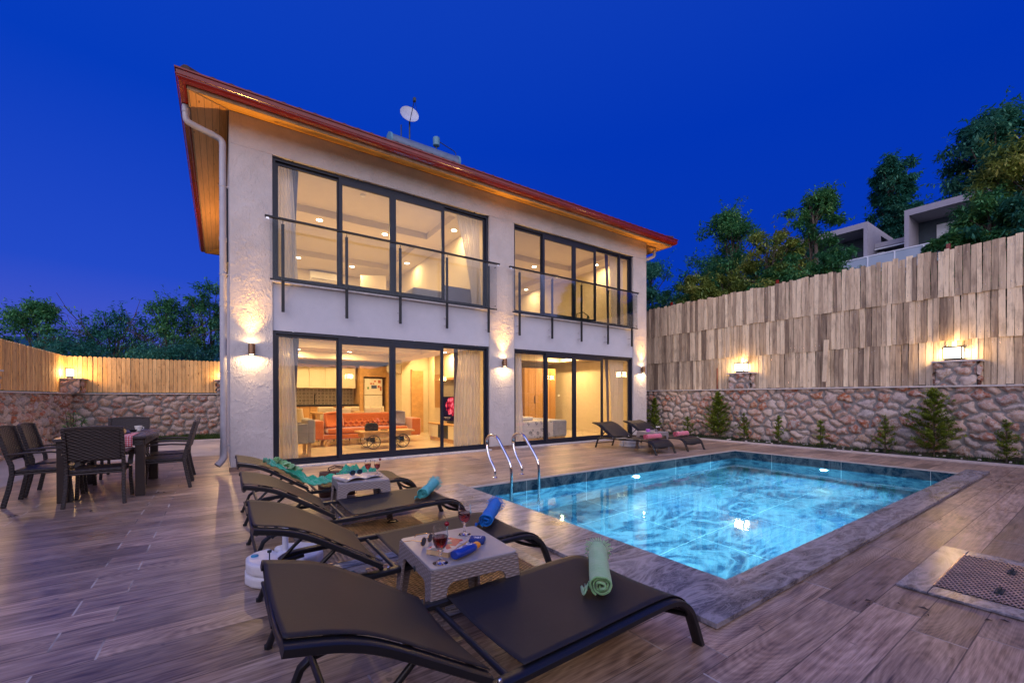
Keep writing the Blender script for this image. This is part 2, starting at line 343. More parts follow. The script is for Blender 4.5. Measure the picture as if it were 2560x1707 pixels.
t = mat('leaf_green')
a = t.n('ShaderNodeSeparateColor', {0: t.attr('rnd')}).outputs
def leafmat(name, c0, c1, c2):
    t = mat(name); a = t.n('ShaderNodeSeparateColor', {0: t.attr('rnd')}).outputs
    col = t.ramp(a[0], [(0.0, c0), (0.55, c1), (1.0, c2)])
    df = t.n('ShaderNodeBsdfDiffuse', {'Color': col}); tl = t.n('ShaderNodeBsdfTranslucent', {'Color': col}); gl = t.n('ShaderNodeBsdfGlossy', {'Color': (.5, .5, .5, 1), 'Roughness': 0.45})
    m1 = t.n('ShaderNodeMixShader', {0: 0.3, 1: df, 2: tl}); t.out(t.n('ShaderNodeMixShader', {0: 0.05, 1: m1, 2: gl}))
leafmat('leaf_green', (.024, .12, .060), (.075, .26, .09), (.22, .40, .11))
leafmat('leaf_dark', (.018, .11, .085), (.040, .20, .13), (.12, .32, .18))
leafmat('leaf_olive', (.08, .15, .04), (.24, .31, .06), (.45, .44, .11))
leafmat('leaf_cypress', (.05, .10, .012), (.16, .24, .02), (.30, .38, .05))
leafmat('grass_blade', (.015, .04, .008), (.04, .09, .015), (.09, .15, .03))
simple('bark', (.09, .07, .06), 0.9, vary=0.3, bump=0.4)

def emit(name, col, s):
    t = mat(name); t.out(t.n('ShaderNodeEmission', {'Color': tuple(col)+(1,), 'Strength': s})); return MATS[name]
emit('downlight_glow', (1.0, .84, .55), 26.0)
emit('sconce_glow', (1.0, .80, .45), 14.0)
emit('lantern_glow', (1.0, .86, .62), 5.0)
emit('pool_lamp_glow', (.75, .95, 1.0), 18.0)

def M(n): return MATS[n]

# ---------------------------------------------------------------- mesh builder
class MB:
    def __init__(s): s.v = []; s.f = []; s.a = None; s.cur = None; s.cols = []
    def add(s, vs, fs):
        o = len(s.v); s.v += [tuple(v) for v in vs]; s.f += [tuple(i+o for i in f) for f in fs]
        s.cols += [s.cur]*len(vs); return s
    def box(s, x0, y0, z0, x1, y1, z1, m=None):
        vs = [Vector((x, y, z)) for z in (z0, z1) for y in (y0, y1) for x in (x0, x1)]
        if m is not None: vs = [m @ v for v in vs]
        return s.add(vs, [(0, 2, 3, 1), (4, 5, 7, 6), (0, 1, 5, 4), (2, 6, 7, 3), (0, 4, 6, 2), (1, 3, 7, 5)])
    def quad(s, a, b, c, d): return s.add([a, b, c, d], [(0, 1, 2, 3)])
    def bar(s, p, q, w, h, up=(0, 0, 1)):      # rectangular bar from p to q
        p, q = Vector(p), Vector(q); d_ = (q-p).normalized(); u = Vector(up)
        if abs(d_.dot(u)) > .98: u = Vector((1, 0, 0))
        r_ = d_.cross(u).normalized(); u = r_.cross(d_)
        vs = [c + r_*a*w/2 + u*b*h/2 for c in (p, q) for a, b in ((-1, -1), (1, -1), (1, 1), (-1, 1))]
        return s.add(vs, [(0, 1, 2, 3), (7, 6, 5, 4), (0, 4, 5, 1), (1, 5, 6, 2), (2, 6, 7, 3), (3, 7, 4, 0)])
    def sweep(s, pts, sec, closed=False, up=(0, 1, 0), cap=True):   # sweep section (list of (a,b)) along pts
        pts = [Vector(p) for p in pts]; n = len(pts); k = len(sec); U = Vector(up); rings = []
        for i, p in enumerate(pts):
            if closed: tdir = (pts[(i+1) % n]-pts[i-1]).normalized()
            else:
                d1 = (pts[i]-pts[i-1]).normalized() if i else None; d2 = (pts[i+1]-pts[i]).normalized() if i < n-1 else None
                tdir = (d1+d2).normalized() if d1 and d2 else (d1 or d2)
            r_ = tdir.cross(U)
            r_ = r_.normalized() if r_.length > 1e-4 else Vector((1, 0, 0)); u = r_.cross(tdir)
            rings.append([p + r_*a + u*b for a, b in sec])
        vs = [v for r_ in rings for v in r_]; fs = []
        for i in range(n if closed else n-1):
            for j in range(k):
                a, b = i*k+j, i*k+(j+1) % k; c, d_ = ((i+1) % n)*k+(j+1) % k, ((i+1) % n)*k+j
                fs.append((a, b, c, d_))
        if cap and not closed: fs += [tuple(range(k))[::-1], tuple(range((n-1)*k, n*k))]
        return s.add(vs, fs)
    def tube(s, pts, r, n=12, closed=False, up=None):
        if up is None:
            d_ = Vector(pts[-1])-Vector(pts[0]); up = (0, 1, 0) if abs(d_.y) < 0.9*d_.length or d_.length == 0 else (0, 0, 1)
        return s.sweep(pts, [(r*math.cos(2*math.pi*i/n), r*math.sin(2*math.pi*i/n)) for i in range(n)], closed, up)
    def lathe(s, prof, cx=0, cy=0, cz=0, n=24):
        vs = [(cx+r*math.cos(2*math.pi*i/n), cy+r*math.sin(2*math.pi*i/n), cz+z) for r, z in prof for i in range(n)]; k = len(prof)
        fs = [(a*n+i, a*n+(i+1) % n, (a+1)*n+(i+1) % n, (a+1)*n+i) for a in range(k-1) for i in range(n)]
        if prof[0][0] > 1e-5: fs.append(tuple(range(n))[::-1])
        if prof[-1][0] > 1e-5: fs.append(tuple(range((k-1)*n, k*n)))
        return s.add(vs, fs)
    def grid(s, fn, nu, nv):
        vs = [fn(i/nu, j/nv) for j in range(nv+1) for i in range(nu+1)]
        return s.add(vs, [(j*(nu+1)+i, j*(nu+1)+i+1, (j+1)*(nu+1)+i+1, (j+1)*(nu+1)+i) for j in range(nv) for i in range(nu)])
    def prism(s, poly, z0, z1, fn=None):     # poly in (a,b), extruded; fn maps (a,b,c)->xyz
        fn = fn or (lambda a, b, c: (a, b, c)); n = len(poly)
        vs = [fn(a, b, z0) for a, b in poly] + [fn(a, b, z1) for a, b in poly]
        return s.add(vs, [tuple(range(n))[::-1], tuple(range(n, 2*n))] + [(i, (i+1) % n, n+(i+1) % n, n+i) for i in range(n)])
    def sphere(s, c, r, n=12, m=8, sq=(1, 1, 1)):
        return s.add([(c[0]+r*sq[0]*math.sin(math.pi*j/m)*math.cos(2*math.pi*i/n), c[1]+r*sq[1]*math.sin(math.pi*j/m)*math.sin(2*math.pi*i/n), c[2]+r*sq[2]*math.cos(math.pi*j/m)) for j in range(m+1) for i in range(n)],
                     [(j*n+i, (j+1)*n+i, (j+1)*n+(i+1) % n, j*n+(i+1) % n) for j in range(m) for i in range(n)])
    def build(s, name, material, parent=None, bevel=0.0, smooth=False, seg=2, solid=0.0, sub=0, recalc=True):
        me = bpy.data.meshes.new(name); me.from_pydata(s.v, [], s.f)
        bm = bmesh.new(); bm.from_mesh(me)
        bmesh.ops.remove_doubles(bm, verts=bm.verts, dist=1e-6) if s.cols and all(c is None for c in s.cols) else None
        (bmesh.ops.recalc_face_normals(bm, faces=bm.faces) if recalc else None); bm.to_mesh(me); bm.free()
        if any(c is not None for c in s.cols):
            at = me.attributes.new('rnd', 'FLOAT_COLOR', 'POINT')
            at.data.foreach_set('color', np.array([(c or (0, 0, 0))+(1,) for c in s.cols], dtype=np.float32).ravel())
        me.materials.append(M(material) if isinstance(material, str) else material)
        if smooth:
            me.polygons.foreach_set('use_smooth', [True]*len(me.polygons))
            try: me.set_sharp_from_angle(angle=R(40))
            except Exception: pass
        o = bpy.data.objects.new(name, me); C.objects.link(o)
        if solid: md = o.modifiers.new('solid', 'SOLIDIFY'); md.thickness = solid; md.offset = 0
        if bevel: md = o.modifiers.new('bevel', 'BEVEL'); md.width = bevel; md.segments = seg; md.limit_method = 'ANGLE'; md.angle_limit = R(35)
        if sub: md = o.modifiers.new('sub', 'SUBSURF'); md.levels = sub; md.render_levels = sub
        if parent is not None: o.parent = parent
        return o

def tag(o, label, cat, group=None):
    o['label'] = label; o['category'] = cat
    if group: o['group'] = group
    return o
def thing(name, label, cat, loc=(0, 0, 0), rz=0.0, group=None):
    o = bpy.data.objects.new(name, None); C.objects.link(o); o.empty_display_size = 0.1
    o.location = loc; o.rotation_euler = (0, 0, rz)
    return tag(o, label, cat, group)
def struct(o, kind='structure'): o['kind'] = kind; return o
def dup(root, loc, rz=None, label=None, group=None, skip=()):
    r_ = root.copy(); C.objects.link(r_); r_.location = loc
    if rz is not None: r_.rotation_euler = (0, 0, rz)
    if label: r_['label'] = label
    if group: r_['group'] = group
    for ch in list(root.children):
        if ch.name.split('.')[0] in skip: continue
        c_ = ch.copy(); C.objects.link(c_); c_.parent = r_
        for g_ in list(ch.children):
            q = g_.copy(); C.objects.link(q); q.parent = c_
    return r_
def light(kind, name, loc, energy, color=WARM, size=0.05, parent=None, aim=None, spot=None, blend=0.4):
    l = bpy.data.lights.new(name, kind); l.energy = energy; l.color = color
    if kind == 'AREA': l.shape = 'RECTANGLE' if isinstance(size, tuple) else 'DISK'; l.size = size[0] if isinstance(size, tuple) else size
    if kind == 'AREA' and isinstance(size, tuple): l.size_y = size[1]
    if kind in ('POINT', 'SPOT'): l.shadow_soft_size = size
    if kind == 'SPOT': l.spot_size = spot or R(120); l.spot_blend = blend
    o = bpy.data.objects.new(name, l); C.objects.link(o); o.location = loc
    if aim is not None: o.rotation_euler = Vector(aim).to_track_quat('-Z', 'Y').to_euler()
    if parent is not None: o.parent = parent
    return o
simple('hatch_metal', (.75, .56, .36), 0.36, 0.75, vary=0.3, vscale=12)

# ================================================================ GROUND
def sheet(name, rects, z, material, th=0.0):
    m = MB()
    for x0, y0, x1, y1 in rects:
        if th: m.box(x0, y0, z-th, x1, y1, z)
        else: m.quad((x0, y0, z), (x1, y0, z), (x1, y1, z), (x0, y1, z))
    return struct(m.build(name, material))
# terrain: one sheet reaching the horizon, cut out under the garden, banked up behind the right-hand fence
def hgt(x, y):
    h = -0.30
    if x > 12.2: h = 3.3 + min(8.0, (x-12.2)*0.26) + min(14, max(0, x-45)*0.1)
    d_ = max(-4.2-x, y-9.4, 0)
    if x <= 12.2: h += min(d_*0.02, 3)
    r_ = math.hypot(x, y)
    if r_ > 250 and x < 12.2: h += 0
    return h
xs = [-900, -500, -250, -120, -60, -30, -15, -8, -4.2, 4, 12.19, 12.21, 15, 18, 22, 26, 30, 36, 45, 60, 90, 150, 300, 900]
ys = [-900, -300, -100, -40, -20, -10.2, -5, 0, 5, 9.6, 14, 20, 30, 45, 70, 120, 250, 500, 1200]
m = MB(); vs = [(x, y, hgt(x, y)) for y in ys for x in xs]; nx = len(xs)
fs = []
for j in range(len(ys)-1):
    for i in range(nx-1):
        if -4.21 < xs[i] and xs[i+1] < 12.2 and ys[j] >= -10.2 and ys[j+1] <= 9.6: continue
        fs.append((j*nx+i, j*nx+i+1, (j+1)*nx+i+1, (j+1)*nx+i))
m.add(vs, fs); struct(m.build('terrain', 'terrain'))
# far hills
m = MB()
def ridge(u, v):
    x = -700+1300*u; h = 62+16*math.sin(x*0.011+1)+9*math.sin(x*0.031)+5*math.sin(x*.07)
    return (x, 470+v*160, -5+h*min(1, v*1.6))
m.grid(ridge, 80, 5); struct(m.build('far_hills', 'far_hill', smooth=True))

PX0, PX1, PY0, PY1 = 2.52, 9.35, -6.72, -3.19
sheet('deck', [(-2.55, -9.2, 12.0-1.1, PY0), (-2.55, PY0, PX0, 2.6), (PX1, PY0, 10.9, PY1), (PX0, PY1, 10.9, 0.02), (PX0-.0, 0.02, 0.0+PX0+.001, 0.021)], 0.0, 'deck_tile')
sheet('side_passage', [(10.40, 0.02, 10.9, 8.7)], -0.003, 'concrete')
sheet('concrete_path', [(-3.6, -9.2, -2.55, 2.6), (-3.6, 2.6, 0.0, 6.3)], -0.002, 'concrete')
sheet('path_kerb', [(-3.6, 6.3, 0.0, 6.5)], 0.03, 'kerb_stone', 0.1)
sheet('lawn_soil', [(-3.6, 6.5, 12, 8.75)], -0.02, 'soil')
sheet('garden_kerb', [(10.9, -9.4, 10.99, 8.7)], 0.035, 'kerb_stone', 0.15)
# planting bed, lumpy soil
m = MB(); m.grid(lambda u, v: (10.99+u*0.85, -9.4+18*v, 0.0+0.05*math.sin(v*173+u*5)*math.sin(v*61)+random.uniform(-.018, .03)+u*0.03), 10, 260)
struct(m.build('planting_bed', 'soil'))
m = MB()
for _ in range(70):
    r_ = random.uniform(.008, .03); m.sphere((random.uniform(11.02, 11.7), random.uniform(-8.5, 2), .035+r_*.3), r_, 6, 4, (1, 1.2, .7))
struct(m.build('bed_gravel', 'cap_stone'), 'stuff')
def grass_patch(name, area, n, h0, h1, mt='grass_blade'):
    m = MB(); x0, y0, x1, y1, z = area
    for _ in range(n):
        x, y = random.uniform(x0, x1), random.uniform(y0, y1); a = random.uniform(0, 6.28); h = random.uniform(h0, h1); w = .006
        m.cur = (random.random(), 0, 0); dx, dy = math.cos(a), math.sin(a); l = random.uniform(-.5, .5)*h
        m.add([(x-dx*w, y-dy*w, z), (x+dx*w, y+dy*w, z), (x+dy*l, y-dx*l, z+h)], [(0, 1, 2)])
    return struct(m.build(name, mt), 'stuff')
grass_patch('lawn_grass', (-3.5, 6.5, 0.4, 8.6, -.02), 9000, .05, .13)
grass_patch('bed_grass', (11.0, -8.5, 11.7, 1.5, .0), 5200, .02, .075)
grass_patch('rough_grass', (11.3, -8.5, 11.74, 1.5, .0), 2500, .05, .13)
# leaf litter on the deck
m = MB()
for x, y in [(-2.05, -1.6), (-1.9, -1.75), (-1.95, -.4), (-1.2, -2.0), (-.75, -1.25), (-2.3, -2.3), (.2, -2.4), (3.3, -7.75), (3.1, -7.55), (-1.5, -.6), (3.05, -7.35)]:
    for q in range(2):
        a = random.uniform(0, 6.3); s_ = random.uniform(.012, .028); xx, yy = x+random.uniform(-.06, .06), y+random.uniform(-.06, .06)
        m.cur = (.2, 0, 0); m.add([(xx+s_*math.cos(a), yy+s_*math.sin(a), .004), (xx-s_*.4*math.sin(a), yy+s_*.4*math.cos(a), .012), (xx-s_*math.cos(a), yy-s_*math.sin(a), .004), (xx+s_*.4*math.sin(a), yy-s_*.4*math.cos(a), .009)], [(0, 1, 2, 3)])
struct(m.build('fallen_leaves', 'bark'), 'stuff')

# ================================================================ POOL
pool = thing('swimming_pool', 'rectangular swimming pool lined with blue veined marble tiles and a grey marble edge', 'swimming pool', (PX0, PY0, 0))
L = lambda x, y: (x-PX0, y-PY0)
def pbox(m, x0, y0, z0, x1, y1, z1): return m.box(x0-PX0, y0-PY0, z0, x1-PX0, y1-PY0, z1)
D = -1.35
pbox(MB(), PX0-.1, PY0-.1, D-.1, PX1+.1, PY1+.1, D).build('pool_floor', 'pool_tile', pool)
pbox(MB(), PX0-.1, PY1, D, PX1+.1, PY1+.1, -.012).build('pool_wall', 'pool_tile', pool)
pbox(MB(), PX1, PY0, D, PX1+.1, PY1, -.012).build('pool_wall', 'pool_tile', pool)
pbox(MB(), PX0-.1, PY0-.1, D, PX1+.1, PY0, -.005).build('pool_wall', 'pool_tile', pool)
pbox(MB(), PX0-.1, PY0, D, PX0, PY1, -.005).build('pool_wall', 'pool_tile', pool)
m = MB()
for a in np.arange(-6.95, -3.1, 0.98): pbox(m, 1.97, max(a, -6.72)+.001, .004, PX0+.012, min(a+.98, -3.02)-.003, .034)
m.build('left_coping', 'grey_marble', pool, bevel=.003)
m = MB(); xs_ = [1.97, 2.62, 3.75, 4.9, 6.05, 7.2, 8.35, 9.64]
for a, b in zip(xs_[:-1], xs_[1:]): pbox(m, a+.001, -6.96, .005, b-.003, -6.722+.016, .036)
m.build('front_coping', 'grey_marble', pool, bevel=.003)
m = MB(); pbox(m, PX0+.013, PY1-.004, -.018, PX1+.004, PY1+.014, .004); pbox(m, PX1-.004, PY0+.018, -.018, PX1+.014, PY1-.0045, .004)
m.build('edge_trim', 'cap_stone', pool)
m = MB(); pbox(m, 1.985, -6.945, -.0, 9.62, -6.73, .004); pbox(m, 1.985, -6.72, 0, 2.52, -3.03, .0035)
m.build('mortar_bed', 'kerb_stone', pool)
m = MB(); m.grid(lambda u, v: (PX0+(PX1-PX0)*u, PY0+(PY1-PY0)*v, -.172), 4, 4); struct(m.build('pool_water', 'water', recalc=False))
def pool_lamp(loc, n, label):
    o = thing('pool_lamp', label, 'pool light', loc, group='underwater pool lights'); n = Vector(n)
    q = Vector((0, 0, 1)).rotation_difference(n).to_matrix().to_4x4()
    m = MB(); m.lathe([(.085, 0), (.085, .012), (.07, .022), (.066, .022)], n=28); m.v = [tuple(q @ Vector(v)) for v in m.v]; m.build('rim', 'white_plastic', o, smooth=True)
    m = MB(); m.lathe([(.0001, .026), (.04, .025), (.064, .018)], n=28); m.v = [tuple(q @ Vector(v)) for v in m.v]; m.build('lens', 'pool_lamp_glow', o, smooth=True)
    light('SPOT', 'pool_beam', tuple(n*.05), 1000, (.50, .83, 1.0), .05, o, n, R(172), 0.5)
pool_lamp((PX1, -4.89, -.36), (-1, 0, 0), 'round pool light glowing on the tiled wall nearest the stone wall')
pool_lamp((5.92, PY1, -.36), (0, -1, 0), 'round pool light glowing on the tiled wall nearest the house')
pool_lamp((PX0, -5.0, -.55), (1, 0, 0), 'round pool light hidden below the left marble edge')
pool_lamp((5.9, PY0, -.55), (0, 1, 0), 'round pool light hidden below the front marble edge')
# ladder
lad = thing('pool_ladder', 'chrome pool ladder with two hooped handrails at the pool edge', 'ladder', (3.23, -3.0, 0))
hoop = [(-2.83, 0), (-2.83, .09), (-2.79, .16), (-2.70, .25), (-2.62, .38), (-2.59, .52), (-2.63, .585), (-2.70, .62), (-2.78, .63), (-2.86, .615), (-2.93, .57), (-3.0, .50), (-3.10, .405), (-3.20, .30), (-3.24, .23), (-3.255, .15), (-3.26, 0), (-3.26, -.5), (-3.26, -.95)]
def smooth_path(pts, k=3):
    P_ = [Vector(p) for p in pts]; out = []
    for i in range(len(P_)-1):
        p0, p1, p2, p3 = P_[max(i-1, 0)], P_[i], P_[i+1], P_[min(i+2, len(P_)-1)]
        for j in range(k):
            t_ = j/k; out.append(0.5*((2*p1)+(p2-p0)*t_+(2*p0-5*p1+4*p2-p3)*t_*t_+(3*p1-p0-3*p2+p3)*t_**3))
    return out+[P_[-1]]
for dx in (0, .49):
    MB().tube(smooth_path([(dx, y+3.0, z) for y, z in hoop]), .0215, 16, up=(1, 0, 0)).build('handrail', 'chrome', lad, smooth=True)
    MB().lathe([(.045, 0), (.045, .006), (.03, .016), (.023, .018)], dx, .17, .001, 20).build('floor_flange', 'chrome', lad, smooth=True)
for z in (-.35, -.60, -.85): MB().box(.02, -.30, z, .47, -.21, z+.03).build('step', 'chrome', lad, bevel=.008)

# ================================================================ HATCHES (expanded metal covers in marble frames)
def hatch(label, x0, y0, x1, y1, fr, handles, z=.02, skip_frame=False):
    cx, cy = (x0+x1)/2, (y0+y1)/2; o = thing('floor_hatch', label, 'hatch cover', (cx, cy, 0), group='mesh covered hatches in the deck')
    a, b = (x1-x0)/2, (y1-y0)/2; m = MB()
    for q in ((-a-fr, b, a+fr, b+fr), (-a-fr, -b-fr, a+fr, -b), (-a-fr, -b, -a, b), (a, -b, a+fr, b)): m.box(q[0]+.001, q[1]+.001, .004, q[2]-.001, q[3]-.001, z)
    m.build('marble_frame', 'grey_marble', o, bevel=.003)
    MB().box(-a, -b, -.06, a, b, .002).build('pit', 'rubber', o)
    m = MB(); lx, ly = .030, .013     # diamond lattice of slanted strands
    nx_, ny_ = int(2*a/lx), int(2*b/ly)
    for i in range(-ny_, nx_+ny_+1):
        for s_ in (1, -1):
            # strand along direction (lx, s*ly)
            k = 2*a/lx; p = Vector((-a, -b+(i-ny_*0)*ly*2 - (2*a/lx)*ly*(1 if s_ > 0 else 0), 0)); q = p+Vector((2*a, s_*ly*k, 0))
            if s_ < 0: q = Vector((a, p.y-ly*k, 0))
            # clip in y
            def clip(p, q):
                d_ = q-p; t0, t1 = 0, 1
                if abs(d_.y) < 1e-9: return None
                for yy in (-b, b):
                    tt = (yy-p.y)/d_.y
                    if (d_.y > 0) == (yy < 0): t0 = max(t0, tt)
                    else: t1 = min(t1, tt)
                return (p+d_*t0, p+d_*t1) if t1-t0 > .02 else None
            c_ = clip(p, q)
            if c_: m.bar(c_[0]+Vector((0, 0, z+.004+.003*s_*.3)), c_[1]+Vector((0, 0, z+.004+.003*s_*.3)), .0072, .004, (0, .35*s_, 1))
    m.bar((-a, -b, z+.003), (a, -b, z+.003), .008, .008).bar((-a, b, z+.003), (a, b, z+.003), .008, .008)
    m.build('mesh_cover', 'hatch_metal', o)
    for hx, hy, hl in handles:
        m = MB(); m.box(hx-cx-hl/2, hy-cy-.018, z+.006, hx-cx+hl/2, hy-cy+.018, z+.014); m.tube([(hx-cx-hl/2+.01, hy-cy, z+.016), (hx-cx-hl/2+.02, hy-cy, z+.028), (hx-cx+hl/2-.02, hy-cy, z+.028), (hx-cx+hl/2-.01, hy-cy, z+.016)], .006, 8)
        m.build('handle', 'dark_plastic', o, bevel=.003)
    return o
hatch('woven mesh hatch cover set in the open deck at the right, ringed by grey marble', 3.53, -8.38, 4.43, -7.47, .145, [(4.20, -7.72, .10), (3.72, -7.72, .10)])
hatch('brown mesh hatch cover beneath the lounger with the turquoise towel', .50, -4.93, 1.45, -4.03, .12, [(1.22, -4.2, .1)], .008)
hatch('brown mesh hatch cover beneath the small table with the book', .70, -5.95, 1.69, -5.17, .11, [(1.2, -5.3, .1)], .008)
# loose marble slabs lying by the hatch
s_ = MB().box(-.22, -.12, .009, .22, .16, .017).build('marble_slab', 'pool_tile', bevel=.002); s_.location = (.42, -5.32, 0.001); s_.rotation_euler = (0, 0, .1)
tag(s_, 'flat blue veined marble slab lying beside the white umbrella base', 'slab')

# ================================================================ STONE WALLS
def stone_mesh(m, P0, U, N, Lw, H, seed, step=.022, cw=.27, ch=.19, amp=.032, cols=None):
    """rubble face: P0 corner, U along, N outward; adds a displaced grid; returns colours"""
    rs = np.random.RandomState(seed); nu, nv = max(4, int(Lw/step)), max(4, int(H/step))
    u = np.linspace(0, Lw, nu+1); v = np.linspace(0, H, nv+1); Ug, Vg = np.meshgrid(u, v)
    wu = Ug + .018*np.sin(Vg*23+Ug*7+seed)+.010*np.sin(Vg*51-Ug*31); wv = Vg + .016*np.sin(Ug*19+seed*2)+.010*np.sin(Ug*47+Vg*29)
    gi, gj = int(Lw/cw)+6, int(H/ch)+6
    su = (np.arange(gi)[None, :]-2.5+rs.uniform(-.42, .42, (gj, gi))+.5*(np.arange(gj)[:, None] % 2))*cw
    sv = (np.arange(gj)[:, None]-2.5+rs.uniform(-.40, .40, (gj, gi)))*ch
    sw = rs.uniform(-.006, .008, (gj, gi)); rr = rs.rand(gj, gi); rg = rs.rand(gj, gi)
    ci = np.floor(wu/cw+2.5).astype(int); cj = np.floor(wv/ch+2.5).astype(int)
    F1 = np.full(Ug.shape, 9.); F2 = F1.copy(); A = np.zeros(Ug.shape); B = A.copy(); sx = A.copy(); sy = A.copy(); qx = A.copy(); qy = A.copy()
    for dj in range(-2, 3):
        for di in range(-2, 3):
            ii = np.clip(ci+di, 0, gi-1); jj = np.clip(cj+dj, 0, gj-1)
            du, dv = wu-su[jj, ii], (wv-sv[jj, ii])*1.25; d2 = du*du+dv*dv+sw[jj, ii]
            n1 = d2 < F1; n2 = (~n1) & (d2 < F2) & (d2 != F1)
            F2 = np.where(n1, F1, np.where(n2, d2, F2)); qx = np.where(n1, sx, np.where(n2, su[jj, ii], qx)); qy = np.where(n1, sy, np.where(n2, sv[jj, ii], qy))
            F1 = np.where(n1, d2, F1); A = np.where(n1, rr[jj, ii], A); B = np.where(n1, rg[jj, ii], B); sx = np.where(n1, su[jj, ii], sx); sy = np.where(n1, sv[jj, ii], sy)
    sep = np.sqrt((sx-qx)**2+((sy-qy)*1.25)**2)+1e-4; ed = (F2-F1)/(2*sep)
    mw = .016+.014*np.sin(Ug*3+Vg*5+seed)**2
    k = np.clip((ed-mw)/.035, 0, 1); k = k*k*(3-2*k)
    bul = k*(amp*(.55+.9*B)+.35*np.clip(ed, 0, .09)) + .004*np.sin(Ug*97+Vg*41)*k + .003*np.sin(Vg*120-Ug*60)
    ab = np.clip((ed-mw+.004)/.014, 0, 1)
    P0, U, N = np.array(P0, float), np.array(U, float), np.array(N, float)
    co = P0[None, None]+U[None, None]*Ug[..., None]+np.array([0, 0, 1.])*Vg[..., None]+N*bul[..., None]
    m.add([tuple(c) for c in co.reshape(-1, 3)], [(j*(nu+1)+i, j*(nu+1)+i+1, (j+1)*(nu+1)+i+1, (j+1)*(nu+1)+i) for j in range(nv) for i in range(nu)])
    cols.append(np.stack([A, B, ab, np.ones_like(A)], -1).reshape(-1, 4))
def stone_build(m, cols, name, parent, extra=0):
    me = bpy.data.meshes.new(name); me.from_pydata(m.v, [], m.f); c = np.concatenate(cols+([np.tile([.5, .2, 0, 1], (extra, 1))] if extra else []))
    at = me.attributes.new('stone', 'FLOAT_COLOR', 'POINT'); at.data.foreach_set('color', c.astype(np.float32).ravel()); me.materials.append(M('rubble_stone'))
    me.polygons.foreach_set('use_smooth', [True]*len(me.polygons)); o = bpy.data.objects.new(name, me); C.objects.link(o); o.parent = parent; return o
def stone_wall(label, base, U, N, Lw, H, seed, th=.38, step=.022, cap=.055, capz=.035, faces=1, scale=1.0):
    o = thing('stone_wall', label, 'stone wall', base, group='rubble stone garden walls'); m = MB(); cols = []
    stone_mesh(m, (0, 0, -.05), U, N, Lw, H+.05, seed, step, cols=cols, cw=.275*scale, ch=.19*scale, amp=.028)
    U_, N_ = Vector(U), Vector(N); n0 = len(m.v)
    p = [Vector((0, 0, -.3))-N_*.004, Vector((0, 0, -.3))-N_*th]; q = [a+U_*Lw for a in p]
    vs = [p[0], q[0], q[1], p[1]]; vs += [a+Vector((0, 0, H+.3)) for a in vs]
    m.add(vs, [(0, 1, 2, 3), (4, 5, 6, 7), (0, 1, 5, 4), (1, 2, 6, 5), (2, 3, 7, 6), (3, 0, 4, 7)])
    stone_build(m, cols, 'masonry', o, 8)
    a = N_*(cap+.03); m2 = MB(); nseg = max(1, int(Lw/1.3)); 
    for i in range(nseg):
        s0, s1 = U_*(Lw*i/nseg+.002), U_*(Lw*(i+1)/nseg-.002); v4 = [s0+a, s1+a, s1-N_*(th+.02), s0-N_*(th+.02)]
        m2.add([v+Vector((0, 0, H)) for v in v4]+[v+Vector((0, 0, H+capz)) for v in v4], [(0, 3, 2, 1), (4, 5, 6, 7), (0, 1, 5, 4), (1, 2, 6, 5), (2, 3, 7, 6), (3, 0, 4, 7)])
    m2.build('cap', 'cap_stone', o, bevel=.004)
    return o
XE = 11.80
stone_wall('long rubble stone wall of pink and grey stones behind the pool, under the weathered fence', (XE, -9.6, 0), (0, 1, 0), (-1, 0, 0), 17.5, 1.375, 3, step=.024)
stone_wall('rubble stone wall along the left edge beside the path, lit warm by a lantern', (-3.6, 8.72, 0), (0, -1, 0), (1, 0, 0), 18.3, 1.30, 11, step=.034)
stone_wall('rubble stone wall across the back behind the dining set', (-3.6, 8.72, 0), (1, 0, 0), (0, -1, 0), 5.4, 1.30, 19, step=.03)
stone_wall('rubble stone wall along the front boundary opposite the house', (11.8, -9.55, 0), (-1, 0, 0), (0, 1, 0), 15.4, 1.375, 23, step=.06)
def pier(label, cx, cy, w, dp, z0, z1, N, seed, dep=None):
    """small stone pier on a wall cap; N faces the garden"""
    o = thing('stone_pier', label, 'pier', (cx, cy, z0), group='stone piers carrying lanterns'); m = MB(); cols = []; h = z1-z0-.035
    N_ = Vector(N); U_ = Vector((-N_.y, N_.x, 0)); a, b = w/2, dp/2
    for k in range(4):
        ang = k*math.pi/2; rot = Matrix.Rotation(ang, 3, 'Z'); n_ = rot @ N_; u_ = rot @ U_; wa, da = (a, b) if k % 2 == 0 else (b, a)
        stone_mesh(m, tuple(n_*da-u_*wa), tuple(u_), tuple(n_), wa*2, h, seed+k, .022, .24, .17, .02, cols)
    stone_build(m, cols, 'masonry', o)
    mm = Matrix.Rotation(math.atan2(N_.y, N_.x), 4, 'Z')
    MB().box(-b-.06, -a-.07, h, b+.06, a+.07, h+.035, mm).build('cap', 'cap_stone', o, bevel=.004)
